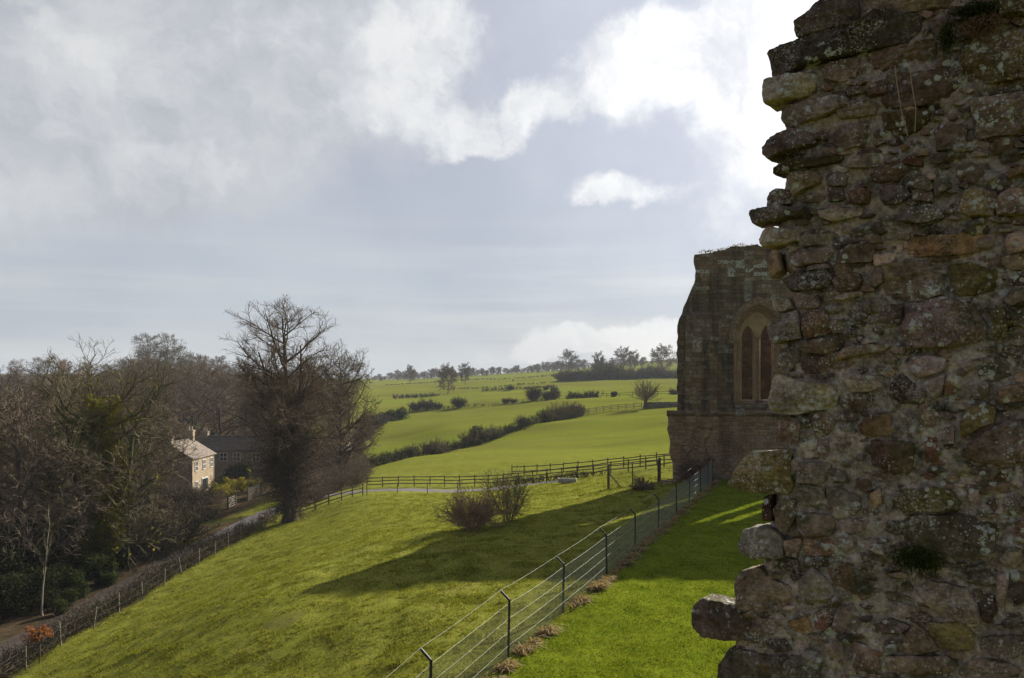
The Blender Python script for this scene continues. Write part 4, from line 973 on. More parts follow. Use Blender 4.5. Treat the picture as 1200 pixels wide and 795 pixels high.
# --- the tall lime by the lane
def build_lime():
    rs = np.random.RandomState(21)
    root = thing('lime_tree', 'tall bare lime tree with shaggy dark trunk beside the lane', 'tree', on(340, 70.5))
    h = Z(347, 70.5) - root.location.z
    PP, PR = trunk_line(rs, h, .52, (-.5, 0), 16, .03, .04)
    wood = MB(); wood.tubes(PP, PR, 10)
    # several co-dominant stems rise from the bole
    lead = sprout(rs, PP, PR, 7, .28, .52, .34, .08, lambda t: h * (.86 - t) * .95, 10, .035, .035, .022, .03, plen=1.0); wood.tubes(*lead, 7)
    L1 = [sprout(rs, PP, PR, 26, .36, .98, .86, .16, egg(.15, .56, 1.03, 6.4), 9, .10, .045, .024, .02, plen=1.0),
          sprout(rs, *lead, 9, .12, .97, .80, .18, lambda t: 3.9 - 2.3 * t, 8, .11, .05, .024, .02, plen=1.0),
          sprout(rs, PP, PR, 13, .27, .5, 1.15, .2, lambda t: 5.4 + 0 * t, 9, .12, .035, .026, .02, plen=1.0)]
    fine = MB()
    for l1 in L1:
        wood.tubes(*l1, 5)
        l2 = sprout(rs, *l1, 9, .2, 1.0, .75, .2, lambda t: .52 - .24 * t, 6, .13, .05, .02, .016); wood.tubes(*l2, 4)
        l3 = sprout(rs, *l2, 6, .15, 1.0, .62, .22, lambda t: .56 - .2 * t, 5, .15, .05, .016, .012); fine.tubes(*l3, 3)
        l4 = sprout(rs, *l3, 4, .12, 1.0, .6, .25, lambda t: .55 + .1 * t, 4, .16, .05, .014, .0085); fine.tubes(*l4, 3)
    wood.build('trunk', M_BARK, root, True); fine.build('crown', M_TWIG, root)
    # dense tangle of shoots and ivy on the bole
    n = 2100; t = rs.beta(1.35, 1.1, n); z = .6 + t * h * .47; a = rs.uniform(0, 6.28, n)
    wdt = 1.5 * np.sin(np.clip((z / (h * .55)), .04, .97) * np.pi) ** .6 * np.clip(.8 + 2.4 * perlin(np.stack([np.cos(a) * 1.6, np.sin(a) * 1.6, z * .9], -1)), .2, 1.9)
    base = np.stack([np.cos(a) * .35 - .1, np.sin(a) * .35, z], -1); d = unit(np.stack([np.cos(a), np.sin(a), rs.uniform(-.75, .8, n)], -1))
    L = wdt * rs.uniform(.6, 2.1, n); pts = [base]
    for k in range(5): d = unit(d + rs.normal(0, .28, d.shape) + np.array([0, 0, -.05])); pts.append(pts[-1] + d * (L / 5)[:, None])
    pts = np.stack(pts, 1); sh = MB(); sh.tubes(pts, np.full(pts.shape[:2], .018), 3)
    s2 = sprout(rs, pts, np.full(pts.shape[:2], .012), 5, .2, 1, .8, .3, lambda t: .42 + 0 * t, 4, .25, -.02, .012, .009); sh.tubes(*s2, 3)
    sh.build('trunk_shoots', bark_mat('dark_shoots', (.060, .045, .034), (.120, .090, .068)), root)
    iv = MB(); m = 5200; k = rs.randint(0, n, m); q = pts[k, rs.randint(0, 3, m)] + rs.normal(0, .12, (m, 3)); iv.cards(q, .085, rs)
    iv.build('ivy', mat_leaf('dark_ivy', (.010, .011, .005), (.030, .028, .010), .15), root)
    for ch in root.children:                                # bring the crown down to the measured height
        ch.scale = (1, 1, .885 if ch.name.startswith(('trunk', 'crown')) and 'shoots' not in ch.name else 1)
    return root
lime = build_lime()

# --- the broad companion behind it, and the pinkish thicket beneath
def build_companions():
    rs = np.random.RandomState(31)
    t = thing('broad_tree', 'broad twiggy brown tree standing right behind the tall lime', 'tree', on(400, 96))
    hh = Z(428, 96) - t.location.z
    bare_tree('broad_tree', t, rs, hh, .4, 44, 9, 6, 4, egg(-.3, .42, 1.04, 7.0), 1.05, .02, .12, t0=.10, rmin=.017, twig=M_TWIGR)
    t.scale = (.74, .74, 1)
    t = thing('broad_tree', 'round crowned bare tree rising behind the long house', 'tree', on(305, 152))
    bare_tree('broad_tree', t, rs, Z(440, 152) - t.location.z, .3, 30, 8, 6, 4, egg(-.2, .5, 1.05, 5.4), 1.0, .025, .12, t0=.12, rmin=.018)
build_companions()

# --- ivy-clad sprawling tree at the left
def build_ivy_tree():
    rs = np.random.RandomState(42)
    root = thing('ivy_tree', 'sprawling old tree clad in bright green ivy at the edge of the wood', 'tree', on(112, 57))
    h = Z(428, 57) - root.location.z
    PP, PR = trunk_line(rs, h * .8, .48, (.6, 0), 12, .06, .12)
    wood = MB(); wood.tubes(PP, PR, 9)
    l1 = sprout(rs, PP, PR, 19, .22, .98, .95, .22, egg(-.2, .5, 1.25, 8.2), 10, .17, .045, .026, .03, plen=1.0); wood.tubes(*l1, 6)
    l2 = sprout(rs, *l1, 9, .2, 1.0, .7, .25, lambda t: .52 - .24 * t, 7, .2, .06, .02, .018); wood.tubes(*l2, 5)
    fine = MB(); l3 = sprout(rs, *l2, 7, .15, 1.0, .66, .25, lambda t: .58 - .2 * t, 5, .22, .05, .016, .012); fine.tubes(*l3, 3)
    l4 = sprout(rs, *l3, 4, .15, 1.0, .6, .25, lambda t: .5 + 0 * t, 4, .2, .05, .014, .008); fine.tubes(*l4, 3)
    wood.build('trunk', M_BARKG, root, True); fine.build('crown', M_TWIGG, root)
    iv = MB()
    t = rs.beta(1.1, 1.5, 15000) * .92; f = t * 11; i = np.minimum(f.astype(int), 10); c = PP[0, i] + (PP[0, i + 1] - PP[0, i]) * (f - i)[:, None]
    a = rs.uniform(0, 6.28, 15000); r = (.35 + .75 * np.sin(t * 3.1)) * rs.uniform(.3, 1.45, 15000) * (1 + .5 * np.sin(9 * t + a * 2))
    iv.cards(c + np.stack([np.cos(a) * r, np.sin(a) * r, rs.normal(0, .2, 15000)], -1), .13, rs)
    m = 11000; b = rs.randint(0, len(l1[0]), m); tt = rs.beta(1, 3.2, m) * 5.0; i = tt.astype(int); c = l1[0][b, i] + (l1[0][b, i + 1] - l1[0][b, i]) * (tt - i)[:, None]
    keep = perlin(np.stack([c[:, 0] * .35, c[:, 1] * .35, c[:, 2] * .35], -1)) > -.12; c = c[keep]
    iv.cards(c + rs.normal(0, .30, c.shape) * np.array([1, 1, 1.2]), .13, rs)
    m = 1500; b = rs.randint(0, len(l2[0]), m); c = l2[0][b, rs.randint(0, 4, m)]; c = c[perlin(c * .3 + 9) > .08]
    iv.cards(c + rs.normal(0, .28, c.shape), .12, rs)
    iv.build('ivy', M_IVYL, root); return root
ivy_tree = build_ivy_tree()

# --- prototypes for the wood
def proto_tree(seed, h, limbs, nb, ntw, nt2, shape, label, name, twig, bark=M_BARK, rmin=.016, ang=.95, up=.035, t0=.14, ivy=0, group=None):
    rs = np.random.RandomState(seed); t = thing(name, label, 'tree', group=group)
    PP, PR, l1, l2 = bare_tree(name, t, rs, h, h * .017, limbs, nb, ntw, nt2, shape, ang, up, .12, (rs.normal(0, .4), 0), t0, rmin, bark, twig)
    if ivy:
        m = MB(); tt = rs.beta(1.1, 1.3, ivy) * .85; f = tt * 13; i = f.astype(int); c = PP[0, i] + (PP[0, i + 1] - PP[0, i]) * (f - i)[:, None]
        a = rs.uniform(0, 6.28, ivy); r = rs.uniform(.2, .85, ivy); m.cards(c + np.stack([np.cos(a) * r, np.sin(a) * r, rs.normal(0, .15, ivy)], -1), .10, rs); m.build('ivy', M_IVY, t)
    return t
LW = 'bare brown woodland tree in the wood on the left'
GW = 'bare trees of the wood on the left'
WOOD = [proto_tree(101, 12, 24, 8, 6, 4, egg(-.2, .45, 1.05, 5.0), LW, 'woodland_tree', M_TWIG, group=GW),
        proto_tree(102, 12, 22, 8, 6, 4, egg(-.2, .5, 1.06, 5.2), LW, 'woodland_tree', M_TWIGR, group=GW),
        proto_tree(103, 12, 24, 8, 6, 4, egg(-.2, .45, 1.05, 4.6), LW, 'woodland_tree', M_TWIGG, M_BARKG, up=.06, group=GW),
        proto_tree(104, 12, 22, 8, 6, 4, egg(-.2, .5, 1.08, 4.6), LW, 'woodland_tree', M_TWIG, ang=.85, ivy=2600, group=GW)]
_used = set()
def plant(protos, px, d, top_py=None, h=None, base=12.0, rs=None, label=None, k=None, wide=1.0, x=None):
    k = rs.randint(len(protos)) if k is None else k; p = protos[k]
    xx = X(px, d) if x is None else x
    z = G(xx, d); hh = (Z(top_py, d) - z) if top_py is not None else h
    s = hh / base; sc = (s * wide, s * wide, s); loc = (xx, d, z)
    if p.name not in _used:
        _used.add(p.name); p.location = loc; p.scale = sc; p.rotation_euler = (0, 0, rs.uniform(0, 6.28)); o = p
        if label: o['label'] = label
        return o
    return copy_thing(p, loc, rs.uniform(0, 6.28), sc, label)
def skyline(px): return np.interp(px, [-300, 0, 60, 110, 170, 215, 250, 300, 345, 420, 440], [430, 438, 435, 425, 417, 414, 420, 434, 438, 442, 446])
def build_wood():
    rs = np.random.RandomState(77)
    # hillside behind the houses
    for d, off in ((160, 24), (185, 20), (215, 15), (250, 9), (290, 4), (335, 0)):
        px = -170 + rs.uniform(0, 20)
        lim = 398 if d < 200 else 418
        while px < lim:
            plant(WOOD, px, d * rs.uniform(.96, 1.04), skyline(px) + off + rs.uniform(-3, 9), rs=rs, wide=rs.uniform(1.0, 1.35)); px += 7.0 * F / d * rs.uniform(.7, 1.2)
    # the valley wood left of the houses
    for d, off in ((122, 22), (102, 34), (86, 50), (72, 62)):
        px = -190 + rs.uniform(0, 30)
        while px < (135 if d > 110 else 100 if d > 80 else 80):
            plant(WOOD, px, d * rs.uniform(.95, 1.05), skyline(px) + off + rs.uniform(-16, 18), rs=rs, wide=rs.uniform(.9, 1.25)); px += 6.2 * F / d * rs.uniform(.7, 1.25)
    for px, d, tp in ((-40, 56, 452), (28, 52, 486), (60, 64, 470), (160, 74, 480), (150, 66, 505)):
        plant(WOOD, px, d, tp, rs=rs)
    # lone rounded trees on the skyline above the wood
    for px, d, tp in ((175, 330, 397), (195, 330, 398), (268, 380, 429), (255, 390, 431), (20, 380, 425), (44, 380, 423), (70, 350, 424)):
        plant(WOOD, px, d, tp, rs=rs, wide=1.3)
build_wood()
# thin pale sapling by the lane
def build_sapling():
    rs = np.random.RandomState(55); t = thing('sapling', 'thin pale leaning sapling between the lane and the dark evergreens', 'tree', on(50, 46, 0))
    PP, PR = trunk_line(rs, Z(590, 46) - t.location.z, .055, (.3, 0), 12, .05, .2); m = MB(); m.tubes(PP, PR, 6); m.build('trunk', bark_mat('pale_bark', (.20, .18, .14), (.30, .27, .21)), t, True)
    l1 = sprout(rs, PP, PR, 16, .35, 1, .6, .2, lambda t: 1.7 - t, 6, .1, .06, .02, .009, plen=1.0); l2 = sprout(rs, *l1, 5, .2, 1, .6, .2, lambda t: .4 + 0 * t, 4, .15, .05, .015, .007)
    m = MB(); m.tubes(*l1, 4); m.tubes(*l2, 3); m.build('crown', M_TWIGG, t)
build_sapling()

# --- shrubs
def twiggy(name, label, seed, stems, h, w_, twig, cat='bush', group=None, leaves=0, leafmat=None, rmin=.009):
    rs = np.random.RandomState(seed); t = thing(name, label, cat, group=group)
    a = rs.uniform(0, 6.28, stems); b = np.stack([np.cos(a), np.sin(a), 0 * a], -1) * rs.uniform(0, .35, (stems, 1)) * w_; b[:, 2] = -.1
    d = unit(np.stack([np.cos(a) * w_, np.sin(a) * w_, np.full(stems, h)], -1) * rs.uniform(.4, 1.2, (stems, 3))); L = h * rs.uniform(.6, 1.1, stems); pts = [b]
    for k in range(6): d = unit(d + rs.normal(0, .14, d.shape)); pts.append(pts[-1] + d * (L / 6)[:, None])
    P = np.stack(pts, 1); rad = np.linspace(1, .35, 7)[None] * (.02 * h / 2) + 0 * L[:, None]
    m = MB(); m.tubes(P, np.maximum(rad, rmin), 4); l2 = sprout(rs, P, rad, 9, .15, 1, .6, .25, lambda t: .5 - .2 * t, 5, .2, .04, .016, rmin); m.tubes(*l2, 3)
    l3 = sprout(rs, *l2, 6, .1, 1, .65, .25, lambda t: .5 + 0 * t, 4, .22, .03, .014, rmin * .8); m.tubes(*l3, 3); m.build('branches', twig, t)
    if leaves:
        c = l3[0][rs.randint(0, len(l3[0]), leaves), rs.randint(0, 4, leaves)]; m = MB(); m.cards(c + rs.normal(0, .05, c.shape), .05, rs); m.build('leaves', leafmat, t)
    return t
def leafy(name, label, seed, cnt, rx, rz, leaf, mat, cat='bush', group=None, lobes=9):
    rs = np.random.RandomState(seed); t = thing(name, label, cat, group=group); m = MB()
    a = rs.uniform(0, 6.28, lobes); c = np.stack([np.cos(a) * rx * rs.uniform(.1, .75, lobes), np.sin(a) * rx * rs.uniform(.1, .75, lobes), rs.uniform(.2, .8, lobes) * rz], -1); R_ = rs.uniform(.28, .5, lobes) * min(rx, rz * .8)
    k = rs.randint(0, lobes, cnt); u = unit(rs.normal(size=(cnt, 3))); q = c[k] + u * (R_[k] * rs.uniform(.6, 1.12, cnt))[:, None] * np.array([1.1, 1.1, 1.0]); q[:, 2] = np.maximum(q[:, 2], .02 * rs.rand(cnt))
    q += .12 * rx * np.stack([fbm(q * 1.4 + 7 * j, 2) for j in range(3)], -1)
    m.cards(q, leaf, rs, .4); m.build('leaves', mat, t)
    s = MB(); e = c[:, None] * np.linspace(0, 1, 5)[None, :, None] + rs.normal(0, .03, (lobes, 5, 3)) * rx; s.tubes(e, np.full((lobes, 5), .03 * rx), 4); s.build('stems', M_BARK, t); return t
def build_shrubs():
    rs = np.random.RandomState(5)
    # hawthorn thicket on the slope
    t = twiggy('hawthorn_bush', 'bare dark thorn thicket alone on the grass slope', 61, 46, 2.2, 1.35, bark_mat('thorn_twigs', (.17, .110, .078), (.27, .185, .135)), leaves=250, leafmat=M_BRAMBLE); t.location = on(553, 42.2); t.scale = (1.05, .9, .98)
    t = twiggy('rose_bush', 'sparse upright arching stems beside the thorn thicket', 62, 16, 2.7, 1.0, M_TWIGG, rmin=.012); t.location = on(597, 44.0); t.scale = (.9, .8, .9)
    # evergreen understorey
    yew = leafy('evergreen_bush', 'very dark evergreen bush in the shaded wood', 63, 5200, 2.0, 3.4, .085, M_YEW, group='dark evergreens in the wood')
    spots = [(15, 52, 1.25), (-35, 50, 1.2), (48, 56, 1.0), (85, 62, 1.15), (20, 62, 1.5), (-60, 62, 1.5), (125, 70, 1.0), (-10, 45, .8), (70, 50, .8), (150, 80, 1.2), (60, 75, 1.4), (175, 92, 1.0), (-90, 52, 1.4), (5, 75, 1.5), (100, 84, 1.4), (-20, 46, 1.1), (34, 47.5, .85), (0, 50, 1.25), (62, 54, 1.1), (98, 60, 1.0)]
    for i, (px, d, s) in enumerate(spots):
        if i == 0: yew.location = on(px, d, -.1); yew.scale = (s,) * 3
        else: copy_thing(yew, on(px, d, -.1), rs.uniform(0, 6), (s * rs.uniform(.9, 1.3), s, s * rs.uniform(.8, 1.25)))
    lau = leafy('laurel_bush', 'mid green glossy laurel bush lining the lane verge', 64, 3600, 1.15, 1.5, .075, M_LAUREL, group='laurels along the lane')
    for i, (px, d, s) in enumerate([(82, 47.5, .75), (66, 46, .62), (112, 53, 1.35), (140, 57, .8), (152, 61, .95), (168, 64, .8), (182, 67, .9), (125, 52, .7), (200, 72, .7), (95, 50, 1.0), (228, 84, .8)]):
        if i == 0: lau.location = on(px, d, -.05); lau.scale = (s,) * 3
        else: copy_thing(lau, on(px, d, -.05), rs.uniform(0, 6), (s, s, s * rs.uniform(.85, 1.2)))
    br = twiggy('undergrowth_bush', 'tangled bare undergrowth bush in the wood beside the lane', 65, 40, 2.4, 1.7, M_SCRUB, group='bare undergrowth bushes beside the lane', leaves=900, leafmat=M_BRAMBLE, rmin=.011)
    sp = [(75, 56), (30, 60), (110, 60), (140, 66), (160, 72), (185, 78), (150, 84), (205, 86), (222, 94), (180, 95), (233, 97), (215, 76), (120, 76), (70, 68), (0, 68), (-50, 70), (160, 105), (200, 104), (90, 92), (30, 90), (-30, 90), (235, 80), (205, 66), (175, 60)]
    for i, (px, d) in enumerate(sp):
        s = rs.uniform(.75, 1.35); xx = min(X(px, d), -27.3)
        loc = (xx, d, G(xx, d) - .05)
        if i == 0: br.location = loc; br.scale = (s,) * 3
        else: copy_thing(br, loc, rs.uniform(0, 6), (s * rs.uniform(.9, 1.4), s, s * rs.uniform(.7, 1.2)))
    # orange beech at the lower left
    t = leafy('beech_bush', 'small round bush with withered orange leaves by the lower lane', 66, 700, .75, .62, .05, M_BEECH); t.location = on(46, 36.6, 1.05); t.scale = (1.3, 1.2, 1.2)
    m = MB(); m.tubes(np.array([[(0, 0, -1.0), (.02, 0, -.4), (0, .02, .3)]]), np.full((1, 3), .03), 5); m.build('trunk', M_BARK, t)
    # garden by the house
    t = leafy('golden_shrub', 'golden yellow shrub in the cottage garden', 67, 1800, 2.0, 1.7, .09, M_GORSE); t.location = on(296, 107)
    t = leafy('golden_shrub', 'low olive green shrub below the stone cottage front', 69, 1800, 2.0, 1.6, .09, M_IVYL); t.location = on(263, 104)
    for px, d, lab in ((268, 112, 'olive green garden shrub nearest the cottage wall'), (283, 109, 'yellow green garden shrub between the cottage and the board fence'), (256, 107, 'green garden shrub under the cottage corner')):
        c = copy_thing(t, on(px, d), px, (1.0, 1.0, 1.0 + (px % 5) * .08), lab)
    t = twiggy('red_shrub', 'reddish brown bare shrub against the dark hedge of the long house', 68, 40, 2.0, 1.2, bark_mat('red_twigs', (.17, .065, .04), (.27, .11, .065)), rmin=.02); t.location = on(279, 116); t.scale = (.9,) * 3
    t = leafy('clipped_hedge', 'dark clipped evergreen in front of the long house wall', 70, 6000, 3.3, 3.6, .12, M_YEW); t.location = on(277, 127); t.scale = (1.1, .7, 1.0)
    t = leafy('clipped_hedge', 'yellow green climber hanging down the long house wall', 71, 1600, .8, 3.4, .1, M_IVYL); t.location = on(291, 126); t.scale = (.7, .6, 1.0)
    t = twiggy('garden_bush', 'brown tangled garden bush by the wooden lane gate', 72, 50, 2.2, 2.2, M_TWIGR, rmin=.014, leaves=700, leafmat=M_BRAMBLE); t.location = on(248, 97); t.scale = (.7, .7, .6)
    # pinkish thicket behind the lime, up the field edge
    th = twiggy('thicket_bush', 'pinkish brown bare thicket bush along the field edge behind the lime', 73, 46, 4.2, 2.6, M_TWIGR, group='thicket bushes behind the lime', rmin=.016)
    for i, (px, d, s) in enumerate([(385, 98, 1.0), (372, 92, .9), (405, 106, 1.0), (362, 104, 1.1), (398, 118, 1.1), (412, 130, 1.1), (350, 100, .9), (420, 150, 1.1), (428, 175, 1.25), (436, 200, 1.3), (408, 145, 1.3), (418, 165, 1.4), (425, 190, 1.5), (372, 80, .45), (352, 80, .5), (390, 88, .8), (378, 86, .7), (410, 91, .75), (422, 97, .7), (362, 84, .7)]):
        if i == 0: th.location = on(px, d, -.1); th.scale = (s,) * 3
        else: copy_thing(th, on(px, d, -.1), rs.uniform(0, 6), s * (.55 if d > 125 else .8))
    # bushes at the abbey foot
    t = twiggy('abbey_bush', 'reddish bare bush at the foot of the abbey buttress', 74, 60, 2.0, 1.2, bark_mat('rusty_twigs', (.12, .075, .055), (.20, .13, .10)), leaves=500, leafmat=M_BRAMBLE, rmin=.011); t.location = on(815, 55.4, -.1); t.scale = (.75, .75, .85)
    t = twiggy('bramble_bush', 'low brown bramble under the end of the cross fence', 75, 40, .9, .9, M_TWIGR, leaves=300, leafmat=M_BEECH, rmin=.010); t.location = on(752, 53.5, -.05)
build_shrubs()

# --- far pastures: hedges, trees, bushes
def hedge(name, label, pts, w_, h, per_m, seed, twig=M_TWIG, rmin=.02, leaf=None, leafsize=.12, leaves=0):
    """hedge along a ground polyline [(px, depth)]: stems and side shoots"""
    rs = np.random.RandomState(seed); q = np.array([(X(a, b), b) for a, b in pts]); ln = np.concatenate([[0], np.cumsum(np.linalg.norm(np.diff(q, axis=0), axis=1))])
    n = int(ln[-1] * per_m); s = rs.uniform(0, ln[-1], n); x = np.interp(s, ln, q[:, 0]) + rs.normal(0, w_ * .3, n); y = np.interp(s, ln, q[:, 1]) + rs.normal(0, w_ * .3, n); z = H(x, y) - .05
    c = np.array([x.mean(), y.mean(), z.mean()]); t = thing(name, label, 'hedge', c)
    L = h * rs.uniform(.5, 1.0, n) * (1 + .30 * perlin(np.stack([s * .22, 0 * s + seed, 0 * s], -1)) + .15 * perlin(np.stack([s * .9, 0 * s + seed, 0 * s], -1)))
    b = np.stack([x, y, z], -1) - c; d = unit(np.stack([rs.normal(0, .3, n), rs.normal(0, .3, n), np.ones(n)], -1)); p = [b]
    for k in range(4): d = unit(d + rs.normal(0, .22, d.shape)); p.append(p[-1] + d * (L / 4)[:, None])
    P = np.stack(p, 1); m = MB(); m.tubes(P, np.full((n, 5), rmin), 3); l2 = sprout(rs, P, np.full((n, 5), rmin), 7, .15, 1, .8, .3, lambda t: .42 - .12 * t, 4, .25, .02, .02, rmin * .8); m.tubes(*l2, 3)
    m.build('branches', twig, t)
    if leaf is not None:
        k = rs.randint(0, n, leaves); cc = P[k, rs.randint(0, 4, leaves)] + rs.normal(0, .2, (leaves, 3)); m = MB(); m.cards(cc, leafsize, rs); m.build('leaves', leaf, t)
    return t
M_FARHEDGE = bark_mat('hedge_twigs', (.050, .042, .030), (.105, .088, .062), 0, .6)
def build_far():
    rs = np.random.RandomState(8)
    hedge('field_hedge', 'long dark hedge running up the middle of the near pastures', [(404, 107), (470, 123), (520, 134), (560, 144), (600, 153), (645, 164), (684, 172)], 1.5, 2.1, 9, 81, M_FARHEDGE, .028, M_YEW, .13, 5000)
    hb = twiggy('hedge_bush', 'grey brown bush growing up out of the long dark hedge', 82, 40, 3.6, 2.0, M_TWIGG, group='bushes in the long dark hedge', rmin=.024)
    for i, (px, d, s) in enumerate([(482, 126, .85), (508, 131, 1.0), (515, 134, .8), (553, 142, 1.05), (566, 145, 1.1), (578, 148, .9), (640, 163, 1.1), (655, 166, 1.3), (668, 169, 1.25), (430, 115, .7), (612, 157, .8), (676, 171, 1.1)]):
        if i == 0: hb.location = on(px, d); hb.scale = (s * .62,) * 3
        else: copy_thing(hb, on(px, d), rs.uniform(0, 6), (s * .72, s * .72, s * .66))
    lh = leafy('hedge_holly', 'dense dark rounded evergreen in the long hedge', 83, 2600, 2.4, 2.8, .14, M_YEW)
    lh.location = on(561, 143.5); lh.scale = (1.1, 1, 1)
    # second boundary: hedge bits and bushes
    hedge('field_hedge', 'thin gappy hedge line crossing below the far pasture', [(478, 236), (540, 236), (600, 234), (640, 232)], .8, .9, 3, 84, M_FARHEDGE, .035)
    t = leafy('evergreen_bush', 'left of two dark rounded evergreens at the corner of the far pasture', 85, 2600, 2.6, 3.2, .15, M_YEW); t.location = on(459, 212); t.scale = (1.25, 1, .95)
    t = leafy('evergreen_bush', 'right of two dark rounded evergreens at the corner of the far pasture', 86, 2600, 2.6, 3.2, .15, M_YEW); t.location = on(469, 214); t.scale = (1.1, 1, 1.05)
    fb = twiggy('field_bush', 'small grey bush on the far hedge line', 87, 36, 3.6, 2.2, M_FARHEDGE, group='small bushes on the far hedge lines', rmin=.035)
    for i, (px, d, s) in enumerate([(487, 236, .8), (501, 236, 1.15), (513, 236, .7), (537, 236, 1.1), (598, 330, .7), (602, 235, .5), (643, 233, 1.0), (649, 300, .7), (790, 240, .7), (640, 330, .6), (447, 205, 1.0), (593, 236, .6), (440, 195, 1.3)]):
        if i == 0: fb.location = on(px, d); fb.scale = (s,) * 3
        else: copy_thing(fb, on(px, d), rs.uniform(0, 6), s * .8)
    t = twiggy('round_bush', 'large round dark bush at the bend of the far hedge', 88, 60, 5.2, 3.0, M_FARHEDGE, rmin=.04); t.location = on(625, 236); t.scale = (.6, .6, .7)
    t = twiggy('round_bush', 'pale brown round bush right of the larger dark one on the far hedge', 89, 50, 4.2, 2.6, M_TWIGG, rmin=.04); t.location = on(649, 236); t.scale = (.6, .6, .65)
    hedge('field_hedge', 'short thick dark hedge below the clump of trees', [(664, 236), (684, 237), (700, 238)], 1.6, 2.6, 12, 90, M_FARHEDGE, .04, M_YEW, .16, 2500)
    t = leafy('round_bush', 'small clipped looking bush standing alone beside the far fence', 91, 1200, 1.6, 2.0, .15, M_YEW); t.location = on(720, 238)
    # pollard and dry stone wall by the abbey
    rp = np.random.RandomState(92); t = thing('pollard_tree', 'short pollard tree with a ball of pinkish twigs near the stone field wall', 'tree', on(756, 176))
    PP, PR = trunk_line(rp, 2.2, .42, (.1, 0), 6, .05, .8); m = MB(); m.tubes(PP, PR, 8); m.build('trunk', M_BARK, t, True)
    l1 = sprout(rp, PP, PR, 60, .7, 1, .75, .35, lambda t: 3.5 + 0 * t, 7, .08, .05, .02, .03, plen=1.0); l2 = sprout(rp, *l1, 8, .3, 1, .4, .15, lambda t: .45 + 0 * t, 4, .12, .05, .016, .022); m = MB(); m.tubes(*l1, 3); m.tubes(*l2, 3); m.build('crown', M_TWIGR, t)
    m = MB(); rw = np.random.RandomState(93); t = thing('stone_field_wall', 'low dry stone wall meeting the pollard tree in the pasture', 'wall', on(776, 176))
    for r in range(5):
        for k in range(20): m.box(-3.6 + k * .38 + rw.normal(0, .05), -3.26 + k * .38, -.3, .3, r * .27 - .1, r * .27 + .19 + rw.uniform(-.04, .05), jit=.03, rs=rw)
    m.build('stones', M_FWALL, t)
    # third line and field trees
    hedge('field_hedge', 'thin dark hedge below the lone trees of the upper pasture', [(520, 372), (560, 372), (604, 372), (640, 372)], 1.0, 1.1, 4, 131, M_FARHEDGE, .045)
    hedge('field_hedge', 'farthest thin hedge crossing the brow below the ridge wood', [(450, 520), (520, 520), (600, 522), (660, 525)], 1.0, 1.2, 4, 132, M_FARHEDGE, .06)
    hedge('field_hedge', 'low dark hedge across the upper left pasture', [(462, 330), (490, 331), (514, 331)], 1.2, 2.2, 8, 94, M_FARHEDGE, .05)
    hedge('field_hedge', 'thin dark hedge rising to the trees on the upper pasture', [(566, 332), (590, 331), (615, 332), (650, 345)], 1.2, 1.4, 6, 95, M_FARHEDGE, .05)
    hedge('field_hedge', 'dark hedge along the brow under the ridge trees', [(690, 432), (740, 430), (800, 428)], 1.6, 1.7, 6, 96, M_FARHEDGE, .06)
    FT = [proto_tree(201, 12, 24, 7, 5, 4, egg(-.3, .5, 1.04, 6.2), '', 'field_tree', M_TWIG, rmin=.045, ang=1.0), proto_tree(202, 12, 22, 7, 5, 4, egg(-.3, .5, 1.05, 5.6), '', 'field_tree', M_TWIGG, rmin=.045)]
    for px, d, tp, wd, lab in ((525, 345, 432, 1.0, 'bare broad tree standing in the pasture left of a narrower one'), (545, 420, 429, .9, 'narrower bare tree on the slope right of the broad pasture tree'), (481, 520, 431, .8, 'small dark tree in front of the left ridge wood'), (601, 430, 445, 1.0, 'tiny tree on the hedge of the bright green upper field'),
                           (702, 420, 417, .75, 'tall dense dark tree rising from the clump on the brow'), (731, 560, 411, 1.1, 'dome shaped ridge tree above the clump of trees'), (776, 520, 409, 1.2, 'rightmost open domed tree on the ridge beside the abbey'), (667, 600, 414, 1.2, 'wide airy tree on the middle of the ridge'), (743, 600, 414, 1.0, 'airy ridge tree right of the dome shaped one'), (520, 560, 433, 1.0, 'lone grey tree on the brow of the left far pasture')):
        plant(FT, px, d, tp, rs=rs, label=lab, wide=wd)
    # clump on the brow
    cb = twiggy('brow_bush', 'dense grey brown bush in the clump on the brow', 98, 60, 7, 4.2, M_TWIGG, group='bushes of the clump on the brow', rmin=.06)
    for i, (px, d, s) in enumerate([(660, 410, 1.0), (672, 412, 1.1), (683, 412, 1.0), (712, 412, 1.25), (722, 414, 1.2), (733, 416, 1.1), (744, 416, 1.0), (757, 416, .85), (770, 418, 1.0), (782, 418, .9), (793, 418, .8), (692, 415, .8), (702, 410, .9)]):
        if i == 0: cb.location = on(px, d, -.2); cb.scale = (s * .95, s * .8, s * .72)
        else: copy_thing(cb, on(px, d, -.2), rs.uniform(0, 6), (s * rs.uniform(.8, 1.1), s * .85, s * rs.uniform(.65, 1.0)))
    # ridge wood
    LR = 'grey distant tree in the belt along the ridge'; GR = 'distant trees along the ridge'
    RT = [proto_tree(301, 12, 22, 6, 5, 3, egg(-.3, .4, 1.05, 5.6), LR, 'ridge_tree', M_TWIG, rmin=.07, group=GR, t0=.04), proto_tree(302, 12, 22, 6, 5, 3, egg(-.3, .45, 1.05, 5.2), LR, 'ridge_tree', M_TWIGG, rmin=.07, group=GR, t0=.04)]
    top = lambda px: np.interp(px, [430, 450, 475, 500, 540, 580, 620, 660, 700, 740, 800], [441, 439, 435, 435, 433, 431, 428, 424, 424, 420, 420])
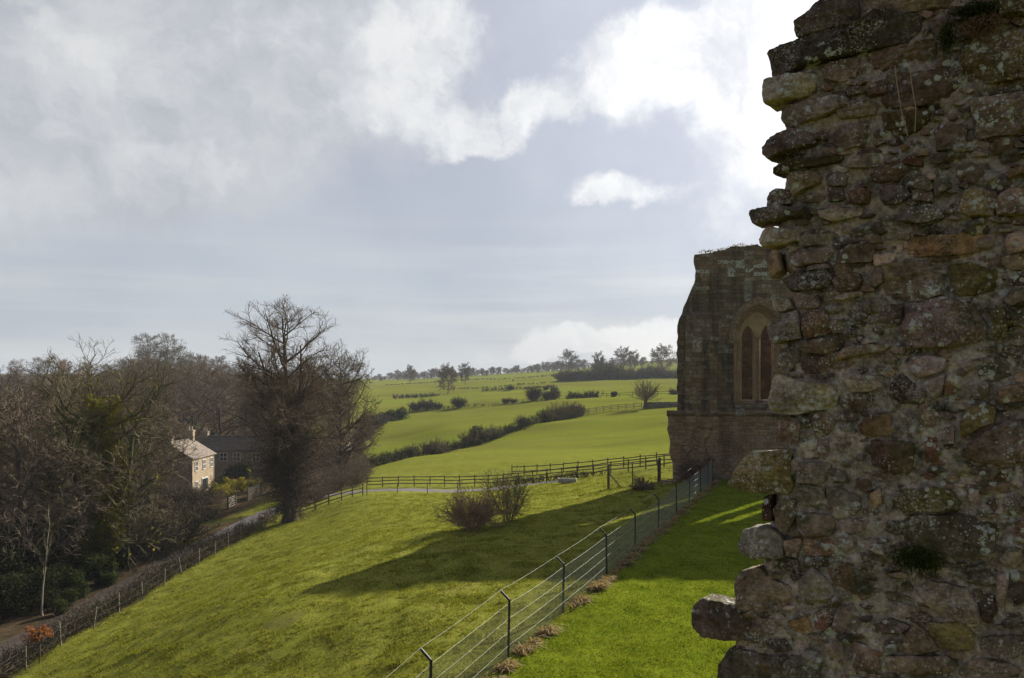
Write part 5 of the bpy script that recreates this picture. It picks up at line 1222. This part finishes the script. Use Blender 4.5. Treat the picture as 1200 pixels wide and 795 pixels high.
    for d, dd in ((720, 4), (800, 1), (900, 0)):
        px = 424 + rs.uniform(0, 6)
        while px < 800:
            gap = perlin(np.array([[px * .03, d * .01, 0]]))[0]
            if gap > -.8: plant(RT, px, d * rs.uniform(.97, 1.03), top(px) + dd + rs.uniform(-1.5, 4) + 2.5 * perlin(np.array([[px * .045, d * .02, 3.]]))[0], rs=rs, wide=rs.uniform(1.0, 1.5))
            px += 4.6 * F / d * rs.uniform(.6, 1.4)
M_FWALL = mat_mottle('field_wall_stone', (.10, .09, .075), (.22, .20, .17), 4, .95, .3)
build_far()
# ------------------------------------------------------------------ fences
def metal_mat(name, c, rough, metallic):
    m, n, out = new_mat(name); b = principled(n, out, c, rough, None, .4); b.inputs['Metallic'].default_value = metallic; return m
M_POST = mat_mottle('dark_painted_steel', (.010, .011, .012), (.022, .023, .024), 9, .5, .1, spec=.4)
M_WIRE = mat_mottle('galvanised_wire', (.40, .40, .38), (.52, .52, .49), 3, .6, 0, spec=.3)
M_NET = metal_mat('green_grey_netting', (.16, .18, .16), .5, .3)
def timber_mat(name, a, b):
    m, n, out = new_mat(name); tc = n.new('ShaderNodeTexCoord').outputs['Object']; f = n.noise(n.vmath('MULTIPLY', tc, (1, 1, 4)), 2.5, 5, .65)
    principled(n, out, n.mix(n.ramp(f, .3, .7), a, b), .9, None, .15); return m
M_TIMBER = timber_mat('weathered_timber', (.060, .048, .036), (.135, .115, .090))
M_TIMBERG = timber_mat('grey_timber', (.11, .095, .075), (.21, .19, .155))
M_TIMBERL = timber_mat('pale_timber', (.17, .145, .11), (.30, .27, .22))
def wires(mb, A, B, r=.003, sag=0.0, n=5):
    t = np.linspace(0, 1, n)[:, None]; p = np.array(A)[None] * (1 - t) + np.array(B)[None] * t; p[:, 2] -= sag * 4 * (t[:, 0] * (1 - t[:, 0])); mb.tubes(p[None], np.full((1, n), r), 4)
def chain_link(label, posts, mesh_h, post_h, arm=None, lines=(1.5, 1.08, .72, .34), c=None, wood_first=False):
    """posts: list of (x, y)"""
    root = thing('wire_mesh_fence', label, 'fence', (posts[0][0], posts[0][1], G(*posts[0])))
    o = np.array(root.location); P = [np.array((x, y, G(x, y))) - o for x, y in posts]
    wr = MB(); net = MB(); lr = np.random.RandomState(len(P)); lean_ = [np.array((lr.normal(0, .16), lr.normal(0, .16), 0)) for _ in P]
    for i, p in enumerate(P):
        if wood_first and i == 0: continue
        m = MB(); m.beam(p + np.array((0, 0, -.3)) - lean_[i] * .2, p + np.array((0, 0, post_h)), .065, .065, (0, 1, 0))
        po = m.build('post', M_POST, root)
        if arm is not None:
            m = MB(); a = p + np.array((0, 0, post_h - .03)); m.beam(a, a + arm, .055, .05, (0, 1, 0)); m.build('post_arm', M_POST, po)
    for p, q in zip(P[:-1], P[1:]):
        if arm is not None: wires(wr, p + np.array((0, 0, post_h)) + arm, q + np.array((0, 0, post_h)) + arm, .0024, .03)
        for hgt in lines: wires(wr, p + np.array((0, 0, hgt)), q + np.array((0, 0, hgt)), .0030, lr.uniform(.0, .045))
        L = np.linalg.norm(q - p); k = int(L / .060) + 1; run = mesh_h
        for s in (1, -1):                                  # the two diagonals of the netting
            a0 = np.linspace(-run, L, k + int(run / .06)); z0 = np.zeros_like(a0); a1 = a0 + run; z1 = np.full_like(a0, mesh_h)
            lo = np.clip(a0, 0, L); z0 = lo - a0; hi = np.clip(a1, 0, L); z1 = mesh_h - (a1 - hi)
            if s < 0: lo, hi = L - lo, L - hi
            keep = np.abs(hi - lo) > .03; u = (q - p) / L
            A = p + u * lo[keep, None] + np.stack([0 * z0[keep], 0 * z0[keep], z0[keep] + .03], -1); B = p + u * hi[keep, None] + np.stack([0 * z1[keep], 0 * z1[keep], z1[keep] + .03], -1)
            net.tubes(np.stack([A, B], 1), np.full((len(A), 2), .0021), 3)
    wr.build('line_wires', M_WIRE, root); net.build('netting', M_NET, root); return root, P
ys = [9.3, 13.4, 17.5, 21.6, 25.8, 30.4, 34.6, 39.0, 43.1, 46.8, 50.2, 53.2]
chain_link('long wire mesh fence with angled black posts running to the abbey', [(fence_x(y), y) for y in ys] + [(14.35, 55.9)], 1.42, 1.6, np.array((-.24, .06, .24)))
cf = [(X(713, 56.0), 56.0), (X(741, 56.6), 56.6), (X(771, 57.2), 57.2), (X(789, 57.6), 57.6)]
r2, p2 = chain_link('short wire mesh cross fence with a strutted wooden end post left of the abbey', cf, 1.35, 1.55, None, (1.5, .8), wood_first=True)
m = MB(); m.beam(p2[0] + np.array((0, 0, -.4)), p2[0] + np.array((0, 0, 1.75)), .16, .16, (0, 1, 0)); m.build('wooden_post', M_TIMBER, r2)
m = MB(); m.beam(p2[0] + np.array((.06, 0, 1.1)), p2[0] + np.array((.95, .02, .02)), .10, .10); m.build('strut', M_TIMBERL, r2)
m = MB(); m.beam(p2[2] + np.array((.12, 0, -.4)), p2[2] + np.array((.12, 0, 1.75)), .17, .17, (0, 1, 0)); m.build('wooden_post', M_TIMBER, r2)

def rail_fence(label, pts, step=1.9, h=1.2, rails=(.35, .72, 1.08), mat=M_TIMBER, name='rail_fence', th=.10, seed=0, lean=.02, rail_r=None):
    rs = np.random.RandomState(seed); q = np.array(pts, float); ln = np.concatenate([[0], np.cumsum(np.linalg.norm(np.diff(q, axis=0), axis=1))]); n = max(2, int(round(ln[-1] / step)) + 1); s = np.linspace(0, ln[-1], n)
    x = np.interp(s, ln, q[:, 0]); y = np.interp(s, ln, q[:, 1]); z = H(x, y); P = np.stack([x, y, z], -1); o = P[0].copy(); P = P - o
    root = thing(name, label, 'fence', o); rl = {}
    for i, p in enumerate(P):
        m = MB(); m.beam(p + np.array((0, 0, -.4)), p + np.array((rs.normal(0, lean), rs.normal(0, lean), h + rs.uniform(-.05, .08))), th, th, (0, 1, 0)); m.build('post', mat, root)
    for hgt in rails:
        m = MB()
        for a, b in zip(P[:-1], P[1:]):
            dz = np.array((0, -.07, hgt))
            if rail_r: wires(m, a + dz, b + dz, rail_r, .03); continue
            m.beam(a + dz + np.array((0, 0, rs.normal(0, .02))), b + dz + np.array((0, 0, rs.normal(0, .02))), .045, .095 if th > .07 else .012)
        m.build('rail', mat, root)
    return root
pxs = lambda *a: [(X(p, d), d) for p, d in a]
rail_fence('post and rail fence beyond the road running right to the abbey', pxs((430, 89), (500, 88), (560, 85.5), (620, 82), (680, 78), (740, 75), (800, 72)), seed=1)
rail_fence('second post and rail fence higher on the bank behind the roadside one', pxs((600, 93), (660, 88), (720, 84), (790, 80)), seed=2, rails=(.45, 1.0))
rail_fence('post and rail fence sloping down from the road to the tall lime', pxs((425, 78.5), (400, 76), (372, 74), (352, 73)), seed=3, step=1.6)
rail_fence('wire fence of thin posts along the grass in front of the road', pxs((430, 77), (470, 77), (510, 77), (545, 77), (580, 77.5), (640, 76)), 3.0, 1.05, (.5, .95), M_TIMBER, 'stock_fence', .07, 4)
rail_fence('pale post and rail fence from the top of the long hedge to the pollard', pxs((652, 163), (684, 171), (720, 175), (752, 177)), 2.0, 1.25, (.4, .75, 1.1), M_TIMBERL, 'rail_fence', .12, 5)
rail_fence('faint dark field fence crossing the middle pasture', pxs((480, 233), (560, 234), (640, 231)), 5.0, 1.2, (.6, 1.1), M_TIMBER, 'rail_fence', .14, 6)
rail_fence('dark field fence under the brow clump, right part of the middle pasture', pxs((650, 231), (720, 233), (800, 236)), 4.0, 1.25, (.45, 1.1), M_TIMBER, 'rail_fence', .14, 7)
rail_fence('thin old wire fence with pale leaning posts between the field and the lane', [(-22.3, y) for y in (33, 38, 43, 48, 53, 58, 63, 67)], 2.9, 1.1, (.5, .95), M_TIMBERG, 'stock_fence', .055, 8, .13, rail_r=.004)
# garden boards and gate by the house
def board_fence(name, label, a, b, h, gap, seed):
    rs = np.random.RandomState(seed); A = np.array((*a, G(*a))); B = np.array((*b, G(*b))); root = thing(name, label, 'fence', A); n = max(2, int(np.linalg.norm(B - A) / gap)); m = MB()
    for i in range(n):
        p = (B - A) * (i + .5) / n; m.beam(p + np.array((0, 0, .05)), p + np.array((0, 0, h + rs.normal(0, .03))), gap * .82, .03, ((B - A)[0], (B - A)[1], 0))
    m.build('boards', M_TIMBERL, root)
    for e in (A - A, (B - A) * .5, B - A):
        m = MB(); m.beam(e + np.array((0, .06, -.3)), e + np.array((0, .06, h + .12)), .12, .12, (0, 1, 0)); m.build('post', M_TIMBER, root)
board_fence('board_fence', 'pale board fence beside the lane below the garden', (X(290, 92), 92), (X(307, 101), 101), 1.5, .22, 1)
def gate():
    a = np.array(on(267, 86.5)); b = np.array(on(276, 88.5)); root = thing('field_gate', 'small pale wooden gate leaning at the garden entrance', 'gate', a); m = MB(); d = b - a
    for h in (.2, .45, .7, .95, 1.2): m.beam(np.array((0, 0, h)), d + np.array((0, 0, h)), .04, .11)
    m.beam(np.array((0, -.03, .2)), d + np.array((0, -.03, 1.2)), .04, .10); m.build('bars', M_TIMBERL, root)
    for e in (d * 0, d):
        m = MB(); m.beam(e + np.array((0, .05, -.3)), e + np.array((0, .05, 1.45)), .17, .17, (0, 1, 0)); m.build('gatepost', M_TIMBER, root)
gate()
# water trough by the roadside fence
def trough():
    t = thing('water_trough', 'low pale concrete trough on the grass before the roadside fence', 'trough', on(665, 72), R(-8)); t.scale = (.85, .85, .8); m = MB()
    m.box(-1.0, 1.0, -.32, .32, 0, .12); m.box(-1.0, 1.0, -.34, -.25, .121, .5); m.box(-1.0, 1.0, .25, .34, .121, .5); m.box(-1.0, -.9, -.249, .249, .121, .5); m.box(.9, 1.0, -.249, .249, .121, .5)
    m.build('basin', mat_mottle('concrete', (.26, .25, .23), (.40, .39, .365), 5, .9, .2), t)
trough()
hedge('lane_hedge', 'thin low dark hedge between the field and the lane', [(600 - 22.9 / y * F, y) for y in (30, 36, 42, 48, 54, 60, 67)], 0.8, 1.5, 26, 120, M_SCRUB, .012, M_BRAMBLE, .05, 2600)
hedge('ditch_scrub', 'dark strip of dead scrub in the ditch behind the roadside fence', [(585, 84), (640, 80.5), (700, 77)], 2.4, .8, 14, 122, M_FARHEDGE, .016, M_BRAMBLE, .07, 1500)
hedge('verge_hedge', 'ragged bramble verge beside the lane under the lime', [(600 - 22.6 / y * F, y) for y in (66, 70, 73)], 1.6, 1.3, 14, 121, M_TWIG, .011, M_BRAMBLE, .06, 900)
# ------------------------------------------------------------------ the stone cottage and the long house
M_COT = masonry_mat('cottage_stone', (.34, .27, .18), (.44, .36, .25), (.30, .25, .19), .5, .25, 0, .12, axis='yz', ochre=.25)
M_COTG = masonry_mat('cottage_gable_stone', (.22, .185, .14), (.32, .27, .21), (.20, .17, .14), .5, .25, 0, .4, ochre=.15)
M_ROOF = mat_mottle('stone_slates', (.14, .115, .09), (.26, .215, .17), 2.2, .85, .5)
M_ROOFD = mat_mottle('dark_slates', (.080, .062, .052), (.140, .112, .094), 2.0, .85, .5)
M_WHITE = mat_mottle('white_paint', (.50, .50, .48), (.62, .62, .60), 6, .6, 0)
M_GLASS = metal_mat('window_glass', (.03, .035, .04), .08, 0)
M_POT = mat_mottle('chimney_stone', (.24, .19, .14), (.38, .31, .23), 3, .9, .2)
M_CPOT = mat_mottle('clay_pot', (.42, .34, .24), (.52, .44, .33), 5, .8, 0)
def sash(parent, c, wd, ht, nrm, mat=M_WHITE):
    """sash window on a wall: outward normal nrm ('x' or '-y'), centre c"""
    fr = MB(); gl = MB()
    def b(mb, u0, u1, v0, v1, d0, d1):
        if nrm == 'x': mb.box(c[0] + d0, c[0] + d1, c[1] + u0, c[1] + u1, c[2] + v0, c[2] + v1)
        else: mb.box(c[0] + u0, c[0] + u1, c[1] - d1, c[1] - d0, c[2] + v0, c[2] + v1)
    t = .10; h2, w2 = ht / 2, wd / 2
    b(fr, -w2, w2, h2 - t, h2, .004, .09); b(fr, -w2, w2, -h2, -h2 + t, .004, .12); b(fr, -w2, -w2 + t, -h2 + t, h2 - t, .004, .09); b(fr, w2 - t, w2, -h2 + t, h2 - t, .004, .09)
    b(fr, -w2 + t, w2 - t, -.05, .05, .02, .08); b(fr, -.04, .04, -h2 + t, h2 - t, .025, .075)
    b(gl, -w2 + t, w2 - t, -h2 + t, h2 - t, .004, .02)
    f = fr.build('window', mat, parent); gl.build('pane', M_GLASS, f)
def chimney(parent, x, y, z0, z1, s=.55):
    m = MB(); m.box(x - s, x + s, y - .4, y + .4, z0, z1); m.box(x - s - .08, x + s + .08, y - .48, y + .48, z1 - .25, z1 + .001); c = m.build('chimney', M_POT, parent)
    m = MB()
    for dx_ in (-.22, .22): zz = np.linspace(z1, z1 + .6, 4); m.tubes(np.stack([np.full(4, x + dx_), np.full(4, y), zz], -1)[None], np.array([[.16, .15, .13, .15]]), 8)
    m.build('chimney_pot', M_CPOT, c)
def roof_slab(mb, x0, x1, y0, y1, z0, z1, th=.12):
    """sloping slab: low edge at x0 (z0) to ridge x1 (z1)"""
    V = [(x0, y0, z0), (x1, y0, z1), (x1, y1, z1), (x0, y1, z0)]; V = V + [(a, b, c + th) for a, b, c in V]
    mb.add(V, [(3, 2, 1, 0), (4, 5, 6, 7), (0, 1, 5, 4), (1, 2, 6, 5), (2, 3, 7, 6), (3, 0, 4, 7)])
def cottage():
    xf, y0, y1 = X(225.5, 115), 115.0, 123.6; zg = -9.9; ze, zr = Z(538, 115), Z(520.5, 115); W_ = 7.2
    t = thing('stone_cottage', 'stone cottage with a sunlit honey coloured front and grey slate roof', 'house', (xf, y0, zg)); ze -= zg; zr -= zg; L = y1 - y0
    m = MB(); m.box(-.45, 0, 0, L, 0, ze); m.build('front_wall', M_COT, t)
    m = MB(); m.prism([(-W_, -.001, 0), (-.001, -.001, 0), (-.001, -.001, ze), (-W_ / 2, -.001, zr - .05), (-W_, -.001, ze)], (0, .45, 0)); m.prism([(-W_, L - .45, 0), (-.001, L - .45, 0), (-.001, L - .45, ze), (-W_ / 2, L - .45, zr - .05), (-W_, L - .45, ze)], (0, .45, 0)); m.box(-W_, -W_ + .45, .46, L - .46, 0, ze); m.build('gable_wall', M_COTG, t)
    m = MB(); sl = (zr - ze) / (W_ / 2); n = 9
    for i in range(n):                                      # courses of stone slates
        a, b = i / n, (i + 1) / n; xa, xb = .28 + (-W_ / 2 - .28) * a, .28 + (-W_ / 2 - .28) * b; roof_slab(m, xa, xb, -.22, L + .22, ze + sl * (-xa) + .03 + .03, ze + sl * (-xb) + .03, .07)
    roof_slab(m, -W_ - .28, -W_ / 2, -.22, L + .22, ze - sl * .28 + .03, zr + .03, .09); rf = m.build('roof', M_ROOF, t)
    m = MB(); m.box(-W_ / 2 - .16, -W_ / 2 + .16, -.22, L + .22, zr + .06, zr + .24); m.build('ridge', M_ROOF, rf)
    chimney(t, -W_ / 2, .5, zr - .3, zr + 1.15, .5); chimney(t, -W_ / 2, L - .5, zr - .3, zr + 1.5, .5); 
    for y in (1.4, 4.3, 7.2): sash(t, (0, y, ze - 1.25), 1.05, 1.5, 'x')
    m = MB(); m.box(.004, .09, 3.4, 5.6, .1, 2.3); d = m.build('door', M_WHITE, t); m = MB(); [m.box(.091, .13, 3.5 + k * .42, 3.82 + k * .42, .4, 2.1) for k in range(5)]; m.build('door_panel', M_GLASS, d)
    sash(t, (0, 1.5, 1.3), 1.05, 1.5, 'x')
    m = MB(); m.tubes(np.array([[(.12, L - .3, 0), (.12, L - .3, ze * .5), (.12, L - .3, ze)]]), np.full((1, 3), .07), 6); m.build('drainpipe', M_GLASS, t)
cottage()
def long_house():
    x0, x1, y0 = X(226, 136), X(404, 136), 136.0; zg = -11.0; ze, zr = Z(528, 136) - zg, Z(512, 139.5) - zg; L = x1 - x0; D = 7.0
    t = thing('long_house', 'long low house with dark slate roof and white sash windows behind the cottage', 'house', (x0, y0, zg))
    m = MB(); m.box(0, L, 0, .45, 0, ze); m.box(0, L, D - .45, D, 0, ze)
    for xx in (0, L - .45): m.prism([(xx, .451, 0), (xx, D - .451, 0), (xx, D - .451, ze), (xx, D / 2, zr - .1), (xx, .451, ze)], (.45, 0, 0))
    m.build('wall', M_COTG, t); m = MB(); n = 9; sl = (zr - ze) / (D / 2)
    def slab(ya, yb, za, zb, th=.08): m.add([(-.3, ya, za), (L + .3, ya, za), (L + .3, yb, zb), (-.3, yb, zb), (-.3, ya, za + th), (L + .3, ya, za + th), (L + .3, yb, zb + th), (-.3, yb, zb + th)], [(3, 2, 1, 0), (4, 5, 6, 7), (0, 1, 5, 4), (1, 2, 6, 5), (2, 3, 7, 6), (3, 0, 4, 7)])
    for i in range(n):
        ya, yb = -.3 + (D / 2 + .3) * i / n, -.3 + (D / 2 + .3) * (i + 1) / n; slab(ya, yb, ze + sl * ya + .07, ze + sl * yb + .03)
    slab(D + .3, D / 2, ze - .3 * sl + .03, zr + .03); m.build('roof', M_ROOFD, t)
    m = MB(); m.box(-.3, L + .3, D / 2 - .18, D / 2 + .18, zr + .05, zr + .26); m.build('ridge', M_ROOFD, t)
    for px in (262, 277.5, 300, 325, 350, 378): sash(t, (X(px, 136) - x0, 0, ze - 1.15), 1.35, 1.5, '-y')
    chimney(t, .8, D / 2, zr - .2, zr + 1.0); chimney(t, L * .55, D / 2, zr - .2, zr + .9)
long_house()
# ------------------------------------------------------------------ grass blades and tussocks (uncountable ground cover)
def blade_mat():
    m, n, out = new_mat('grass_blades'); pos = n.new('ShaderNodeNewGeometry').outputs['Position']
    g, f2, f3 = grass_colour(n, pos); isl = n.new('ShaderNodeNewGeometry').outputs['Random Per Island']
    c = n.mix(1.0, g, n.mix(isl, (.62, .64, .55), (1.30, 1.28, 1.15)), 'MULTIPLY')
    d = n.new('ShaderNodeBsdfDiffuse'); n.l.new(c, d.inputs[0]); t = n.new('ShaderNodeBsdfTranslucent'); n.l.new(n.mix(1.0, c, (1.25, 1.2, .6), 'MULTIPLY'), t.inputs[0])
    mx = n.new('ShaderNodeMixShader'); mx.inputs[0].default_value = .35; n.l.new(d.outputs[0], mx.inputs[1]); n.l.new(t.outputs[0], mx.inputs[2]); n.l.new(mx.outputs[0], out.inputs[0]); return m
def build_grass():
    rs = np.random.RandomState(3); M = 620000
    az = np.radians(rs.uniform(-36, 34, M)); d = np.exp(rs.uniform(math.log(15), math.log(78), M)); x = np.sin(az) * d; y = np.cos(az) * d
    keep = (litter_mask(x, y) < .3) & (lane_dist(x, y) > 1.75) & ~((y > 56.5) & (x > 11.5)); x, y, d = x[keep], y[keep], d[keep]
    p = np.stack([x, y, 0 * x], -1); tus = fbm(p / 1.3, 3); big = fbm(p / 7 + 3, 2); left = sstep(.3, -.4, x - fence_x(y))
    h = (.035 + .020 * rs.rand(len(x))) * (1 - left) + left * (.045 + .11 * np.clip(tus + .15 + .4 * big, 0, 1) ** 1.4 * rs.uniform(.5, 1.2, len(x)))
    k = rs.rand(len(x)) < .55 + .9 * np.clip(tus, -.4, .5); x, y, d, h = x[k], y[k], d[k], h[k]
    z = H(x, y); n = len(x); a = rs.uniform(0, 6.28, n); wd = .010 + .00042 * d; wv = np.stack([np.cos(a), np.sin(a), 0 * a], -1) * wd[:, None]
    ln = np.stack([rs.normal(0, .55, n), rs.normal(0, .55, n), np.ones(n)], -1) * h[:, None]
    b = np.stack([x, y, z - .01], -1); V = np.stack([b - wv, b + wv, b + ln], 1).reshape(-1, 3)
    # coarser tufts the stock leave ungrazed
    tn = 9000; az = np.radians(rs.uniform(-35, 20, tn)); d2 = np.exp(rs.uniform(math.log(17), math.log(76), tn)); tx = np.sin(az) * d2; ty = np.cos(az) * d2
    pp = np.stack([tx, ty, 0 * tx], -1); cl = fbm(pp / 4.5 + 11, 3) + .5 * fbm(pp / 1.2, 2)
    kk = (litter_mask(tx, ty) < .3) & (lane_dist(tx, ty) > 2) & (tx < fence_x(ty) - .6) & (rs.rand(tn) < .22 + .8 * cl); tx, ty, d2, cl = tx[kk], ty[kk], d2[kk], cl[kk]; tz = H(tx, ty); tn = len(tx); q = 16
    sz = rs.uniform(.05, .14, tn) * (1 + .5 * np.clip(cl, 0, 1)); aa = rs.uniform(0, 6.28, (tn, q)); rr = rs.rand(tn, q) * sz[:, None] * 1.1
    bx = tx[:, None] + np.cos(aa) * rr; by = ty[:, None] + np.sin(aa) * rr; bz = np.repeat(tz[:, None] - .02, q, 1); hh = sz[:, None] * rs.uniform(.6, 1.25, (tn, q)); wd2 = np.repeat((.010 + .0004 * d2)[:, None], q, 1)
    b0 = np.stack([bx, by, bz], -1).reshape(-1, 3); a3 = rs.uniform(0, 6.28, tn * q); w3 = np.stack([np.cos(a3), np.sin(a3), 0 * a3], -1) * wd2.reshape(-1, 1)
    l3 = np.stack([np.cos(aa) * rr * 1.1 + rs.normal(0, .03, (tn, q)), np.sin(aa) * rr * 1.1 + rs.normal(0, .03, (tn, q)), hh], -1).reshape(-1, 3)
    V = np.concatenate([V, np.stack([b0 - w3, b0 + w3, b0 + l3], 1).reshape(-1, 3)]); x = np.concatenate([x, bx.ravel()]); y = np.concatenate([y, by.ravel()]); n = len(x)
    me = mesh_from('grass', V, None, np.arange(3 * n).reshape(-1, 3), False); float_attr(me, 'lawn', np.repeat(sstep(-.3, .5, x - fence_x(y)), 3)); o = link('grass', me, blade_mat()); o['kind'] = 'stuff'
    # dead tussocks under the wire fence
    m2 = 46000; t = np.exp(rs.uniform(math.log(15.5), math.log(54), m2)); off = rs.normal(.16, .13, m2); den = perlin(np.stack([t * 1.7, 0 * t, 0 * t], -1)) + .5 * perlin(np.stack([t * .5, 0 * t + 4, 0 * t], -1))
    k = rs.rand(m2) < .04 + 1.3 * den; t, off, den = t[k], off[k], den[k]; n = len(t); yb = t - off * .39; xb = fence_x(t) + off * .92
    z = H(xb, yb); hh = (.12 + .23 * np.clip(den + .25, 0, 1)) * rs.uniform(.4, 1.1, n) * np.exp(-((off - .25) / .32) ** 2); a = rs.uniform(0, 6.28, n); wd = .012 + .0005 * t
    wv = np.stack([np.cos(a), np.sin(a), 0 * a], -1) * wd[:, None]; ln = np.stack([rs.normal(.35, .7, n), rs.normal(-.2, .7, n), np.ones(n)], -1) * hh[:, None]; b = np.stack([xb, yb, z - .01], -1)
    tip = b + ln * np.array([1.9, 1.9, .8]); V = np.stack([b - wv, b + wv, b + ln + wv * .7, b + ln - wv * .7, tip], 1).reshape(-1, 3); f = np.arange(n)[:, None] * 5
    me = mesh_from('dead_grass', V, f + np.array([[0, 1, 2, 3]]), f + np.array([[3, 2, 4]]), False); o = link('dead_grass', me, mat_leaf('dead_grass', (.20, .145, .080), (.42, .33, .20), .3, 2)); o['kind'] = 'stuff'
build_grass()

# ------------------------------------------------------------------ the air
def build_haze():
    m, n, out = new_mat('haze'); v = n.new('ShaderNodeVolumePrincipled'); v.inputs['Color'].default_value = (.80, .87, .96, 1); v.inputs['Density'].default_value = HAZE; v.inputs['Anisotropy'].default_value = 0
    n.l.new(v.outputs[0], out.inputs['Volume']); mb = MB(); mb.box(-1560, 1560, -1560, 1560, HLO, HHI); o = mb.build('haze', m); o['kind'] = 'stuff'
HAZE = 0.00020
_zs = np.array([v for v in [c for c in ground.data.vertices]], dtype=object) if False else None
_co = np.empty(len(ground.data.vertices) * 3, np.float32); ground.data.vertices.foreach_get('co', _co); _co = _co.reshape(-1, 3)
HLO = float(_co[:, 2].min()) - 1.0; HHI = max(float(_co[:, 2].max()), 19.0) + 3.0
build_haze()
